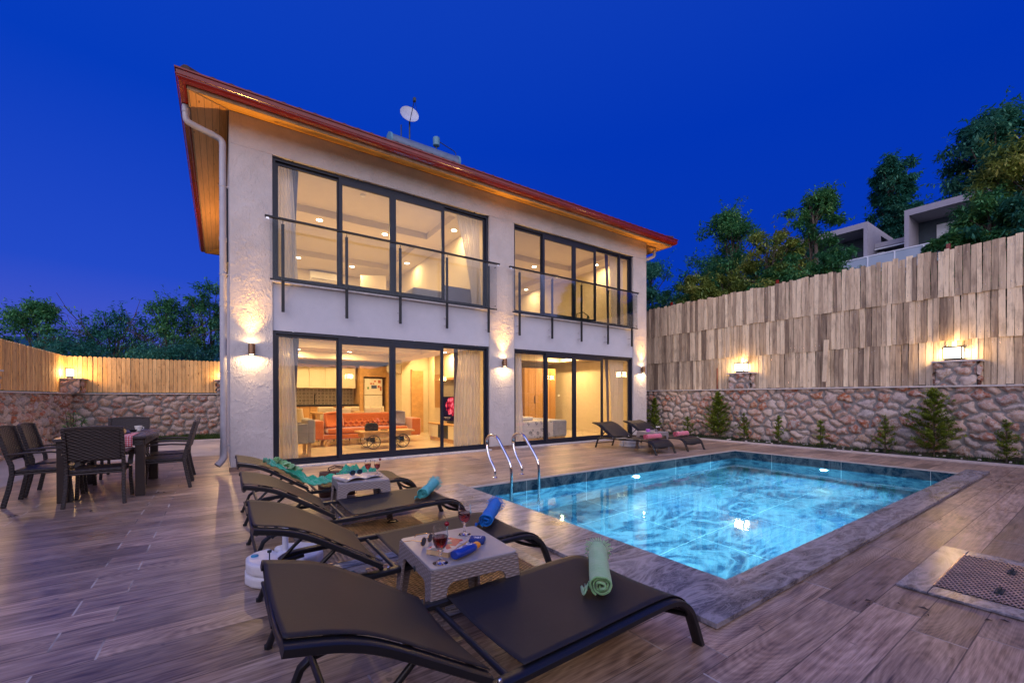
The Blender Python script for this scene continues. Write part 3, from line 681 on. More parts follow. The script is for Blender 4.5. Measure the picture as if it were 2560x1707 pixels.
def lantern(label, cx, cy, z, s=1.0, e=16, N=(-1, 0, 0), ws=1.0):
    o = thing('lantern', label, 'lantern', (cx, cy, z), math.atan2(N[1], N[0])+math.pi, group='square lanterns on the stone piers'); w, h = .13*s*ws, .22*s
    MB().box(-w*.7, -w*.85, 0, w*.7, w*.85, .03).build('base', 'black_metal', o, bevel=.003)
    m = MB(); 
    for a in (-1, 1):
        for b in (-1, 1): m.box(a*w-.008, b*w-.008, .03, a*w+.008, b*w+.008, .03+h)
    m.box(-w-.008, -w-.008, .03, w+.008, w+.008, .042); m.build('frame', 'black_metal', o)
    MB().box(-w-.015, -w-.015, .03+h, w+.015, w+.015, .05+h).build('top', 'black_metal', o, bevel=.003)
    MB().box(-w+.004, -w+.004, .042, w-.004, w-.004, .028+h).build('shade', 'lantern_glow', o)
    for k, (ax, ay) in enumerate(((-1, 0), (0, 1), (0, -1), (1, 0))):
        light('AREA', 'lantern_light', (ax*(w+.02), ay*(w+.02), .03+h/2), e/4, WARM, (w*1.7, h*.8), o, (ax, ay, 0))
    light('AREA', 'lantern_uplight', (0, 0, .065+h), e/5, WARM, (w, w), o, (0, 0, 1))
pier('stone pier on the right wall nearer the house, with a lit lantern', XE+.12, -2.06, .56, .34, 1.41, 1.86, (-1, 0, 0), 31)
pier('stone pier on the right wall nearest the camera, with a lit lantern', XE+.12, -6.25, .56, .34, 1.41, 1.90, (-1, 0, 0), 41)
lantern('lit square lantern on the right-hand wall pier nearer the house', XE+.08, -2.04, 1.862, 1.0, 26)
lantern('lit square lantern on the right-hand wall pier nearest the camera', XE+.08, -6.2, 1.902, 1.0, 26)
pier('stone pier in the far left corner of the wall, with a lit lantern', -3.57, 8.62, .42, .36, 1.335, 1.75, (0, -1, 0), 51)
pier('stone pier on the back wall, half hidden by the house corner', -.02, 8.78, .40, .36, 1.335, 1.78, (0, -1, 0), 55)
pier('stone pier on the left wall at the frame edge', -3.72, 3.55, .5, .34, 1.335, 1.73, (1, 0, 0), 61)
lantern('lit lantern in the far left corner, glowing on the pine fence', -3.57, 8.50, 1.752, 1.0, 34, (0, -1, 0), .55)
lantern('lit lantern on the left wall pier at the frame edge', -3.66, 3.50, 1.732, 1.0, 26, (1, 0, 0))
lantern('lit lantern on the back wall beside the house corner', .02, 8.68, 1.782, 1.0, 20, (0, -1, 0))
for i, x in enumerate((.1, 4.2, 8.4)):
    pier('stone pier on the front boundary wall, %s from the path' % ('first', 'second', 'third')[i], x, -9.72, .56, .34, 1.41, 1.90, (0, 1, 0), 71+i*5)
    lantern('lit lantern on the front boundary wall, %s from the path' % ('first', 'second', 'third')[i], x, -9.68, 1.902, 1.0, 26, (0, 1, 0))

# ================================================================ FENCES
def plank_row(parent, name, N0, U, Lw, z0, z1, w0, w1, material, rng, tilt=.012, jag=.03, th=.022, nails=None, rounded=False, gap=.0, prof=None):
    m = MB(); s_ = 0.0; U_ = Vector(U); N_ = Vector(N0)
    while s_ < Lw:
        w = rng.uniform(w0, w1); m.cur = (rng.random(), rng.random(), rng.random()); a0 = s_+.002; a1 = s_+w-.002-gap
        b0, b1 = z0+rng.uniform(-jag, jag)*.4, z1+rng.uniform(-jag, jag); sk = rng.uniform(-tilt, tilt); o_ = rng.uniform(0, .02); tn = rng.uniform(-.008, .008)
        if prof: b1 = prof(s_)+rng.uniform(-.004, .004)
        if rounded:
            k = 7; poly = [(a0, b0), (a1, b0)]+[((a0+a1)/2+(a1-a0)/2*math.cos(math.pi*i/k), b1-.035+.035*math.sin(math.pi*i/k)) for i in range(k+1)]
            poly = [(a0, b0), (a1, b0)]+poly[2:]
        else:
            zm = (b0+b1)/2; bow = rng.uniform(-.008, .008)
            poly = [(a0, b0), (a1, b0), (a1+bow, zm), (a1+sk, b1), (a0+sk*.7, b1+rng.uniform(-.01, .01)), (a0+bow*.6, zm)]
        m.prism(poly, 0, th, lambda a, b, c: tuple(U_*a+N_*(c+o_+tn*(a-a0)/w)+Vector((0, 0, b))))
        if nails is not None:
            for zz in (b0+.12, b1-.16):
                if rng.random() < .7:
                    cc = (a0+a1)/2+rng.uniform(-.02, .02); nails.sphere(tuple(U_*cc+N_*(th+o_+.004)+Vector((0, 0, zz))), .0065, 6, 4)
        s_ += w
    return m.build(name, material, parent)
rng = random.Random(5)
f = thing('weathered_fence', 'tall fence of three rows of weathered grey boards above the long stone wall', 'fence', (XE+.17, 7.9, 0))
nl = MB()
for z0, z1, dx in ((1.42, 2.36, 0), (2.31, 3.26, .02), (3.20, 4.15, .04)):
    o = plank_row(f, 'board_row', (-1, 0, 0), (0, -1, 0), 17.4, z0, z1, .075, .112, 'weathered_wood', rng, nails=nl, gap=.004)
    o.location.x = -dx+.04
nl.v = [(x-.01 if z < 2.3 else x-.01+(.0 if z < 3.2 else 0), y, z) for x, y, z in nl.v]
o = nl.build('nail_heads', 'steel_bolt', f); o['kind'] = 'stuff'; o.location.x = -.02
for y in (-1.2, -4.4, -7.6, -10.8, -14, -17.2): MB().box(.05, y-.03, 1.4, .1, y+.03, 4.28).build('post', 'red_paint', f)
m = MB()
for z in (1.7, 2.1, 2.6, 3.0, 3.5, 3.9): m.box(.03, -17.4, z, .05, 0, z+.06)
m.build('rail', 'raw_timber', f)
r_ = MB().box(-.006, -.012, 0, .006, .012, .62).build('rusty_stake', 'red_paint'); r_.location = (XE+.09, -1.33, 1.41); tag(r_, 'thin rusty red metal stake standing on the wall cap beside the lantern pier', 'stake')
b_ = MB(); b_.cur = (.3, .8, .4); b_.box(-.012, -.05, -.55, .012, .05, .45); b_ = b_.build('loose_board', 'weathered_wood'); b_.location = (XE+.05, -4.05, 2.1); b_.rotation_euler = (.04, 0, 0); tag(b_, 'extra pale board nailed over the weathered fence between the two lantern piers', 'board')
f = thing('pine_fence', 'new honey coloured pine fence with rounded tops across the back wall', 'fence', (-3.79, 8.86, 0), group='pine board fences')
plank_row(f, 'boards', (0, -1, 0), (1, 0, 0), 4.4, 1.36, 2.39, .098, .106, 'pine_board', rng, tilt=.0, jag=.004, rounded=True, gap=.004)
MB().box(0, .03, 1.6, 4.4, .06, 1.67).build('rail', 'raw_timber', f); MB().box(0, .03, 2.1, 4.4, .06, 2.17).build('rail', 'raw_timber', f)
f = thing('pine_fence', 'new honey coloured pine fence along the left wall, lit by lanterns', 'fence', (-3.78, 8.84, 0), group='pine board fences')
plank_row(f, 'boards', (1, 0, 0), (0, -1, 0), 18.4, 1.36, 2.39, .098, .106, 'pine_board', rng, tilt=.0, jag=.004, rounded=True, gap=.004)
MB().box(-.06, -18.4, 1.6, -.03, 0, 1.67).build('rail', 'raw_timber', f); MB().box(-.06, -18.4, 2.1, -.03, 0, 2.17).build('rail', 'raw_timber', f)
f = thing('front_fence', 'weathered board fence above the front boundary wall opposite the house', 'fence', (12.0, -9.86, 0))
plank_row(f, 'board_row', (0, 1, 0), (-1, 0, 0), 15.8, 1.42, 2.40, .11, .17, 'weathered_wood', rng)

# ================================================================ HOUSE
H = thing('villa', 'two storey white stucco villa with wide glazed openings and a red edged hipped roof', 'house', (0, 0, 0))
HW, HD = 10.38, 7.4
pil = [(0, .605), (4.88, 5.56), (9.79, HW)]
for a, b in pil: MB().box(a, 0, .075, b, .25, 5.28).build('pilaster', 'stucco', H, bevel=.006)
for (a, b), lo in zip(((.605, 4.88), (5.56, 9.79)), (0, 0)):
    MB().box(a+.001, .03, 2.335, b-.001, .25, 3.14).build('spandrel', 'fine_stucco', H)
    MB().box(a+.001, -.015, 3.14, b-.001, .25, 3.172).build('window_ledge', 'sill_marble', H, bevel=.003)
    MB().box(a+.001, -.10, .001, b-.001, .25, .03).build('door_sill', 'sill_marble', H, bevel=.003)
MB().box(0, 0, 5.282, HW, .25, 5.86).build('upper_band', 'stucco', H)
for a, b in pil: MB().box(a, -.012, .001, b, .25, .073).build('skirting', 'tile_skirting', H)
MB().box(-.012, .0, .001, 0, HD, .073).build('skirting', 'tile_skirting', H)
MB().box(0, .251, -.2, .22, HD, 5.86).build('side_wall', 'stucco', H)
MB().box(HW-.22, .251, -.2, HW, HD, 5.86).build('side_wall', 'stucco', H)
MB().box(.221, HD-.22, -.2, HW-.221, HD, 5.86).build('rear_wall', 'stucco', H)
MB().box(-.001, .02, -.2, HW, .25, -.0).build('footing', 'concrete', H)
# interior linings
m = MB(); Zc = 2.60
m.box(.221, .255, .03, .232, HD-.222, 5.6); m.box(HW-.232, .255, .03, HW-.221, HD-.222, 5.6)
m.box(.233, HD-.235, .03, HW-.233, HD-.2215, 5.6)
m.box(5.06, .252, .03, 5.30, 3.4, 2.6); m.box(5.05, .252, 3.15, 5.30, HD-.236, 5.6)
m.box(5.31, 3.28, .03, 5.75, 3.4, 2.6); m.box(5.63, 3.41, .03, 5.75, HD-.236, 2.6); m.box(4.72, 5.2, .03, 5.629, HD-.236, 2.6)
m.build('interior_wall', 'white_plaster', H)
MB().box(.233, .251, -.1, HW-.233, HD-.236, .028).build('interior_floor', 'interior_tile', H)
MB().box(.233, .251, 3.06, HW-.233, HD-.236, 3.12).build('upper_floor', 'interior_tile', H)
m = MB(); m.box(.233, .2505, 2.60, HW-.233, HD-.236, 3.058)
for x0, x1 in ((.233, 5.055), (5.305, HW-.233)):
    m.box(x0, .252, 2.40, x1, .55, 2.599); m.box(x0, 3.05, 2.40, x1, 3.55, 2.599); m.box(x0, 5.9, 2.40, x1, HD-.237, 2.599); m.box(x1-.55, .551, 2.40, x1-.001, 3.049, 2.599); m.box(x1-.55, 3.551, 2.40, x1-.001, 5.899, 2.599)
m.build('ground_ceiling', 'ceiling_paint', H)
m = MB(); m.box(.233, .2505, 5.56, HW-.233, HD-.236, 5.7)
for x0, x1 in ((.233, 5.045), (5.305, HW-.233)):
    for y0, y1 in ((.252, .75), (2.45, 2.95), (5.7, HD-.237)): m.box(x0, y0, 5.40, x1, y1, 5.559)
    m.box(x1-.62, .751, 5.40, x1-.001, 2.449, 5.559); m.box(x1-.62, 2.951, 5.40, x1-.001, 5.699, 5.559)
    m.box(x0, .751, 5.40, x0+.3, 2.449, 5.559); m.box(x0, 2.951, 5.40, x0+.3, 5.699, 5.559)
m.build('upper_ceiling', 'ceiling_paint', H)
# glazing
def glazing(name, x0, x1, z0, z1, mull, y, handle):
    w = .05; m = MB(); e = .001
    m.box(x0+e, y, z0, x0+w, y+.09, z1); m.box(x1-w, y, z0, x1-e, y+.09, z1); m.box(x0+w, y, z1-w, x1-w, y+.09, z1-e); m.box(x0+w, y, z0, x1-w, y+.09, z0+w)
    m.box(x0+w, y+.091, z0+.002, x1-w, y+.16, z0+w*.7); m.box(x0+w, y+.091, z1-w*.7, x1-w, y+.16, z1-.002)
    xs = [x0+w]+mull+[x1-w]; panes = []
    for i in range(4):
        a, b = xs[i], xs[i+1]; sl = i in (1, 2); yy = y+.045 if not sl else y+.0; fr = .045 if not sl else .062
        if i == 1: b -= .002
        lo, hi = z0+w+.001, z1-w-.001
        if sl: lo += .0; hi -= .045
        if i == 0: b += .02
        if i == 3: a -= .02
        ya, yb = (yy+.004, yy+.042)
        m.box(a, ya, lo, a+fr, yb, hi); m.box(b-fr, ya, lo, b, yb, hi); m.box(a+fr, ya, lo, b-fr, yb, lo+fr*1.1); m.box(a+fr, ya, hi-fr, b-fr, yb, hi)
        if sl: m.box(a, ya+.001, hi+.001, b, yb, hi+.044)
        panes.append((a+fr-.005, b-fr+.005, lo+fr*1.1-.005, hi-fr+.005, (ya+yb)/2))
    o = m.build(name, 'dark_frame', H)
    for a, b, c, d_, yy in panes: MB().quad((a, yy, c), (b, yy, c), (b, yy, d_), (a, yy, d_)).build('pane', 'window_glass', o)
    if handle:
        for hx in (mull[0]+.035, mull[2]-.035): MB().box(hx-.011, y-.018, z0+1.0, hx+.011, y-.001, z0+1.16).build('handle', 'black_metal', o, bevel=.003)
    return o
glazing('sliding_door', .605, 4.88, .03, 2.335, [1.66, 2.67, 3.76], .045, True)
glazing('sliding_door', 5.56, 9.79, .03, 2.335, [6.55, 7.51, 8.58], .045, True)
glazing('window', .605, 4.88, 3.172, 5.28, [1.68, 2.69, 3.80], .06, False)
glazing('window', 5.56, 9.79, 3.172, 5.28, [6.47, 7.52, 8.33], .06, False)
MB().box(9.24, .061, 3.2, 9.30, .13, 5.25).build('mullion', 'dark_frame', H)
# little clips under the lintels
m = MB()
for x in (.9, 2.0, 3.1, 4.1, 4.5, 5.9, 7.0, 8.2, 9.2):
    m.box(x, .02, 2.328, x+.03, .05, 2.334); m.box(x, .02, 5.274, x+.03, .055, 5.281)
m.build('lintel_clips', 'steel_bolt', H)

# eaves
def loop(prof, name, material, smooth=False):
    k = len(prof); vs = []
    for o_, z in prof: vs += [(-o_, -o_, z), (HW+o_, -o_, z), (HW+o_, HD+o_, z), (-o_, HD+o_, z)]
    fs = [((i)*4+j, i*4+(j+1) % 4, ((i+1) % k)*4+(j+1) % 4, ((i+1) % k)*4+j) for i in range(k) for j in range(4)]
    m = MB(); m.add(vs, fs); return m.build(name, material, H)
zs = lambda o_: 5.80-o_*.32
m = MB(); a = .485
m.add([(0, -.0, 5.80), (HW, 0, 5.80), (HW+a, -a, zs(a)), (-a, -a, zs(a)), (0, 0, 5.83), (HW, 0, 5.83), (HW+a, -a, zs(a)+.03), (-a, -a, zs(a)+.03)], [(0, 1, 2, 3), (4, 7, 6, 5), (0, 4, 5, 1), (2, 6, 7, 3), (1, 5, 6, 2), (3, 7, 4, 0)])
m.build('front_soffit', 'soffit_front', H)
for sx in (0, 1):
    X_ = (lambda v: v) if sx == 0 else (lambda v: HW-v)
    m = MB(); m.add([(X_(-.001), 0, 5.80), (X_(-a-.001), -a, zs(a)), (X_(-a-.001), HD+a, zs(a)), (X_(-.001), HD, 5.80), (X_(-.001), 0, 5.83), (X_(-a-.001), -a, zs(a)+.03), (X_(-a-.001), HD+a, zs(a)+.03), (X_(-.001), HD, 5.83)], [(0, 1, 2, 3), (4, 7, 6, 5), (0, 4, 5, 1), (2, 6, 7, 3), (1, 5, 6, 2), (3, 7, 4, 0)])
    m.build('side_soffit', 'soffit_side', H)
m = MB(); m.add([(0, HD, 5.80), (HW, HD, 5.80), (HW+a, HD+a, zs(a)), (-a, HD+a, zs(a))], [(0, 1, 2, 3)]); m.build('rear_soffit', 'soffit_front', H)
m = MB(); m.bar((-.002, -.002, 5.795), (-a, -a, zs(a)-.004), .02, .012); m.bar((HW+.002, -.002, 5.795), (HW+a, -a, zs(a)-.004), .02, .012); m.build('hip_trim', 'raw_timber', H)
loop([(a+.002, zs(a)-.02), (a+.022, zs(a)-.02), (a+.022, 5.74), (a+.002, 5.74)], 'fascia', 'raw_timber')
loop([(a+.024, 5.680), (a+.06, 5.668), (a+.115, 5.678), (a+.135, 5.706), (a+.135, 5.722), (a+.148, 5.728), (a+.148, 5.739), (a+.136, 5.745), (a+.140, 5.79), (a+.157, 5.800), (a+.157, 5.822), (a+.142, 5.826), (a+.024, 5.80)], 'gutter', 'red_paint')
# roof
zr0, e0, sl = 5.795, .53, .33; zr = zr0+(HD/2+e0)*sl; c = (-e0, -e0, zr0), (HW+e0, -e0, zr0), (HW+e0, HD+e0, zr0), (-e0, HD+e0, zr0); r0, r1 = (HD/2, HD/2, zr), (HW-HD/2, HD/2, zr)
m = MB(); m.add(list(c)+[r0, r1], [(0, 1, 5, 4), (1, 2, 5), (2, 3, 4, 5), (3, 0, 4), (0, 3, 2, 1)]); roof = m.build('roof', 'roof_tile_clay', H)
m = MB()
def barrel(p, q, r_=.075):
    p, q = Vector(p), Vector(q); d_ = (q-p).normalized(); s_ = d_.cross(Vector((0, 0, 1))).normalized(); u = s_.cross(d_); k = 6
    vs = [c_+s_*r_*math.cos(math.pi*i/k)+u*r_*math.sin(math.pi*i/k) for c_ in (p, q) for i in range(k+1)]
    m.add(vs, [(i, i+1, k+2+i, k+1+i) for i in range(k)]+[tuple(range(k+1))])
n_ = 50
for i in range(n_):
    x = -e0+.1+(HW+2*e0-.2)*i/(n_-1); ext = min(x+e0, HW+e0-x, HD/2+e0)
    for s_ in range(max(1, int(ext/.36))):
        y0 = -e0-.03+s_*.36; y1 = min(y0+.38, -e0+ext); barrel((x, y0, zr0+(y0+e0)*sl+.018), (x, y1, zr0+(y1+e0)*sl+.002))
for i in range(38):
    y = -e0+.1+(HD+2*e0-.2)*i/37; ext = min(y+e0, HD+e0-y)
    for s_ in range(max(1, int(ext/.36))):
        x0 = -e0-.03+s_*.36; x1 = min(x0+.38, -e0+ext); barrel((x0, y, zr0+(x0+e0)*sl+.018), (x1, y, zr0+(x1+e0)*sl+.002))
m.build('barrel_tiles', 'roof_tile_clay', roof, smooth=True)
m = MB()
for p, q in ((c[0], r0), (c[1], r1), (r0, r1)):
    p, q = Vector(p)+Vector((0, 0, .02)), Vector(q)+Vector((0, 0, .03)); n_ = int((q-p).length/.38)
    for i in range(n_):
        a_, b_ = p.lerp(q, i/n_), p.lerp(q, min(1, (i+1.08)/n_)); barrel(a_+Vector((0, 0, .02)), b_, .10)
m.build('hip_tiles', 'roof_tile_clay', roof, smooth=True)
# downpipes
m = MB(); m.tube(smooth_path([(-.545, .02, 5.64), (-.545, .02, 5.50), (-.53, .02, 5.44), (-.47, .02, 5.405), (-.2, .02, 5.33), (-.11, .02, 5.29), (-.085, .02, 5.23), (-.085, .02, 5.1)], 4), .047, 16, up=(0, 1, 0))
m.tube([(-.085, .02, 5.1), (-.085, .02, .42)], .047, 16); m.tube(smooth_path([(-.085, .02, .42), (-.085, .02, .30), (-.10, .0, .22), (-.17, -.04, .13)], 4), .05, 16, up=(0, 1, 0))
m.tube([(-.085, .02, 3.75), (-.085, .02, 3.68)], .052, 16); m.tube([(-.085, .02, 2.72), (-.085, .02, 2.65)], .052, 16); m.tube([(-.545, .02, 5.66), (-.545, .02, 5.56)], .052, 16); m.tube([(-.25, .02, 5.345), (-.20, .02, 5.33)], .052, 16)
dp = m.build('downpipe', 'pvc_pipe', H, smooth=True)
m = MB()
for z in (4.55, 3.15, 1.6, .42): m.tube([(-.085, .02, z), (-.085, .02, z+.02)], .053, 16); m.box(-.04, .01, z, -.001, .03, z+.02)
m.build('pipe_clamp', 'pvc_pipe', dp)
MB().tube(smooth_path([(HW+.3, -.05, 5.62), (HW+.3, -.05, 5.45), (HW+.2, .0, 5.38), (HW+.07, .1, 5.30), (HW+.06, .3, 5.2), (HW+.06, .3, 4.0)], 3), .045, 12, up=(0, 1, 0)).build('downpipe', 'pvc_pipe', H, smooth=True)
# cable + shutter seen edge-on on the left flank
MB().box(-.06, .9, 3.6, -.0, 2.1, 4.9).build('shutter', 'dark_frame', H)

# balcony railings
def railing(label, x0, x1, g0, g1, posts, z=4.17):
    o = thing('balcony_railing', label, 'railing', (x0, -.12, 2.6), group='glass balcony railings')
    def b(m, a, y0, c_, d_, y1, f_): return m.box(a-x0, y0+.12, c_-2.6, d_-x0, y1+.12, f_-2.6)
    b(MB(), x0, -.175, z-.012, x1, -.125, z+.022).build('handrail', 'rail_metal', o, bevel=.004)
    b(MB(), g0, -.155, 3.155, g1, -.145, z-.02).build('glass_panel', 'railing_glass', o)
    m = MB(); b(m, g0, -.16, 3.140, g1, -.135, 3.165); m.build('bottom_rail', 'rail_metal', o)
    for p in posts:
        m = MB(); b(m, p-.024, -.132, 2.63, p+.024, -.10, z-.07); q = m.build('post', 'rail_metal', o, bevel=.003)
        m = MB()
        for zz in (2.70, 2.86): m.tube([(p-x0, .018, zz-2.6), (p-x0, .15 if p not in (posts[0], posts[-1]) or True else .12, zz-2.6)], .011, 8)
        m.tube([(p-x0, .005, z-.072-2.6), (p-x0, -.02, z-.012-2.6)], .009, 8)
        m.build('standoff', 'steel_bolt', q)
    m = MB()
    for xx in (x0+.02, x1-.06): b(m, xx, -.165, z-.045, xx+.04, -.135, z-.014)
    m.build('end_clamp', 'steel_bolt', o)
    m = MB()
    for xx in (g0+.05, g1-.05):
        for zz in (3.22, 4.08): m.tube([(xx-x0, -.03, zz-2.6), (xx-x0, -.045, zz-2.6)], .012, 8)
    m.build('glass_bolt', 'black_metal', o)
railing('smoked glass balcony railing in front of the wide upper window at the left', .48, 5.05, .55, 4.98, [.745, 1.77, 2.77, 3.77, 4.785])
railing('smoked glass balcony railing in front of the upper window at the right', 5.32, 9.83, 5.41, 9.79, [5.63, 6.62, 7.61, 8.60, 9.58])

# wall sconces
def sconce(label, x, y, z, N, e=26):
    o = thing('wall_sconce', label, 'wall lamp', (x, y, z), group='up and down wall sconces'); N = Vector(N); c_ = N*.085
    m = MB(); m.lathe([(.045, -.085), (.050, -.085), (.050, .085), (.045, .085), (.045, -.085)], c_.x, c_.y, 0, 24); m.build('cylinder', 'bronze', o, smooth=True)
    t_ = Vector((-N.y, N.x, 0)); m = MB(); m.bar(N*.003, N*.045, .06, .09); m.build('bracket', 'bronze', o, bevel=.003)
    light('SPOT', 'sconce_throw', tuple(c_+Vector((0, 0, .088))), 450, (1, .50, .12), .03, o, tuple(Vector((0, 0, 1))+N*.26), R(92), 1.0)
    for s_ in (1, -1):
        MB().lathe([(.0001, s_*.086), (.030, s_*.0855), (.044, s_*.080)], c_.x, c_.y, 0, 20).build('bulb', 'sconce_glow', o)
        light('SPOT', 'sconce_beam', tuple(c_+Vector((0, 0, s_*.088))), e*(.38 if s_ > 0 else 1.9), WARM2, .02, o, (0, 0, s_), R(176), 0.35)
sconce('bronze up and down sconce on the left corner pilaster', .295, 0, 1.985, (0, -1, 0), 22)
sconce('bronze up and down sconce on the middle pilaster', 5.235, 0, 1.98, (0, -1, 0), 22)
sconce('bronze up and down sconce on the right corner pilaster', 10.137, 0, 1.985, (0, -1, 0), 22)
sconce('bronze up and down sconce on the left flank of the house', 0, 4.6, 1.985, (-1, 0, 0), 40)
simple('brown_leather', (.085, .035, .02), 0.5, vary=0.4, bump=0.3, bscale=120)
simple('cherry_red', (.22, .004, .012), 0.15, vary=0.2)
simple('book_paper', (.62, .42, .22), 0.9, vary=0.15, vscale=30)
simple('royal_blue', (.008, .045, .36), 0.35, vary=0.1); simple('speaker_blue', (.006, .03, .20), 0.7, vary=0.2, bump=0.3, bscale=600); simple('print_white', (.75, .80, .88), 0.5)
simple('orange_cap', (.85, .30, .01), 0.3)
simple('gold_metal', (.85, .55, .20), 0.2, 1.0); simple('dark_lens', (.02, .02, .025), 0.05, spec=0.9); simple('white_frame', (.75, .75, .80), 0.3)
simple('blue_frame', (.02, .09, .30), 0.25)
simple('violet_plastic', (.42, .12, .52), 0.3)
simple('blue_cap', (.05, .35, .60), 0.4)
simple('bread_crust', (.62, .36, .12), 0.8, vary=0.3, vscale=20)

# ================================================================ SUN LOUNGERS
def lounger(label, loc, rz):
    o = thing('sun_lounger', label, 'sun lounger', loc, rz, 'brown sling sun loungers round the pool')
    wd = .63; sec = [(-.010, -.027), (.010, -.027), (.014, -.021), (.014, .021), (.009, .027), (-.009, .027), (-.014, .021), (-.014, -.021)]
    seat = [(.17, .205), (.22, .232), (.35, .24), (.63, .243), (1.0, .25), (1.35, .262), (1.52, .264), (1.60, .255), (1.66, .228), (1.705, .185), (1.735, .13), (1.765, .06), (1.79, .0)]
    back = [(.665, .243), (.55, .312), (.42, .395), (.30, .470), (.22, .515), (.16, .540), (.10, .558), (.0, .580)]
    sp = [tuple(v) for v in smooth_path([(x, 0, z) for x, z in seat], 3)]; bp = [tuple(v) for v in smooth_path([(x, 0, z) for x, z in back], 3)]
    for y in (0, wd):
        MB().sweep([(x, y, z) for x, _, z in sp], sec, up=(0, 1, 0)).build('side_rail', 'black_metal', o, smooth=True)
        yy = y+(.0 if True else 0)
        inn = .030 if y == 0 else -.030
        MB().sweep([(x, y+inn*.0, z+.0) for x, _, z in bp if x < .60], sec, up=(0, 1, 0)).build('back_rail', 'black_metal', o, smooth=True)
        # rear leg and prop
        MB().sweep([(.30, y+inn, .225), (.17, y+inn, .205), (.125, y+inn, .17), (.06, y+inn, 0)], [(a*.85, b*.75) for a, b in sec], up=(0, 1, 0)).build('leg', 'black_metal', o, smooth=True)
        MB().tube([(.37, y+inn*1.6, .405), (.25, y+inn*1.6, .30), (.15, y+inn*1.6, .20)], .011, 10).build('prop', 'black_metal', o, smooth=True)
        MB().box(.045, y+inn-.014, .0005, .078, y+inn+.014, .018).build('foot_cap', 'rubber', o, bevel=.003)
        MB().box(1.772, y-.016, .0005, 1.808, y+.016, .02).build('foot_cap', 'rubber', o, bevel=.003)
        s_ = -1 if y == 0 else 1
        for bx, bz in ((.735, .245), (1.15, .255), (1.60, .248), (1.70, .19), (.045, .566), (.63, .268), (.64, .238)):
            m = MB(); m.lathe([(.0105, 0), (.0105, .002), (.007, .006), (.0001, .007)], 0, 0, 0, 10)
            k = 4*10
            m.v[-k:] = [(bx+vx, y+s_*(.0145+vz), bz+vy) for vx, vy, vz in m.v[-k:]]; m.build('bolt', 'steel_bolt', o, smooth=True)
    for pts, r_ in (([(.08, .02, .10), (.08, wd-.02, .10)], .010), ([(.37, .04, .405), (.37, wd-.04, .405)], .010), ([(.16, .03, .21), (.16, wd-.03, .21)], .012), ([(.69, .01, .235), (.69, wd-.01, .235)], .013), ([(.60, .01, .262), (.60, wd-.01, .262)], .012)):
        MB().tube(pts, r_, 10, up=(1, 0, 0)).build('crossbar', 'black_metal', o, smooth=True)
    MB().tube([(.015+.0*math.sin(math.pi*i/10), .012+(wd-.024)*i/10, .562-.055*math.sin(math.pi*i/10)) for i in range(11)], .012, 10, up=(1, 0, 0)).build('headrest_bar', 'black_metal', o, smooth=True)
    MB().tube([(1.70+.0*math.sin(math.pi*i/10), .01+(wd-.02)*i/10, .165-.045*math.sin(math.pi*i/10)) for i in range(11)], .012, 10, up=(1, 0, 0)).build('foot_bar', 'black_metal', o, smooth=True)
    def cloth(path, name, sag, dz):
        P_ = [Vector(p) for p in path]; Ls = [0]
        for i in range(1, len(P_)): Ls.append(Ls[-1]+(P_[i]-P_[i-1]).length)
        def f(u, v):
            s_ = u*Ls[-1]; i = max(j for j in range(len(Ls)-1) if Ls[j] <= s_+1e-9); tt = (s_-Ls[i])/(Ls[i+1]-Ls[i]); p = P_[i].lerp(P_[i+1], tt); d_ = (P_[i+1]-P_[i]).normalized(); n = Vector((-d_.z, 0, d_.x))
            n = n if n.z > 0 or (abs(n.z) < .2 and n.x > 0) else -n
            e = 4*v*(1-v); k = 1-(2*v-1)**8
            return tuple(p+n*(dz-sag*e*(1-.25*math.sin(math.pi*u)))+Vector((0, .009+(wd-.018)*v, 0)))
        MB().grid(f, 40, 16).build(name, 'sling_fabric', o, smooth=True, solid=.003)
    cloth([p for p in sp if .70 <= p[0] and p[2] > .115], 'seat_sling', .016, .022)
    cloth([p for p in bp if p[0] < .61], 'back_sling', .018, .022)
    return o
L4 = lounger('nearest sun lounger, with the rolled pale green towel', (.0, -6.97, 0), 0)
def relounge(loc, rz, label): return dup(L4, loc, rz, label)
relounge((.0, -5.85, 0), 0, 'sun lounger beside the glass topped table, with the rolled bright blue towel')
relounge((.0, -4.69, 0), 0, 'sun lounger with the rolled turquoise towel')
relounge((.0, -3.50, 0), 0, 'sun lounger nearest the house, draped with a crumpled mint towel')
relounge((7.19, -.93, 0), -math.pi/2, 'sun lounger beyond the pool with a pink towel, closer to the glass doors')
relounge((8.28, -.93, 0), -math.pi/2, 'sun lounger beyond the pool with a pink towel, closer to the stone wall')

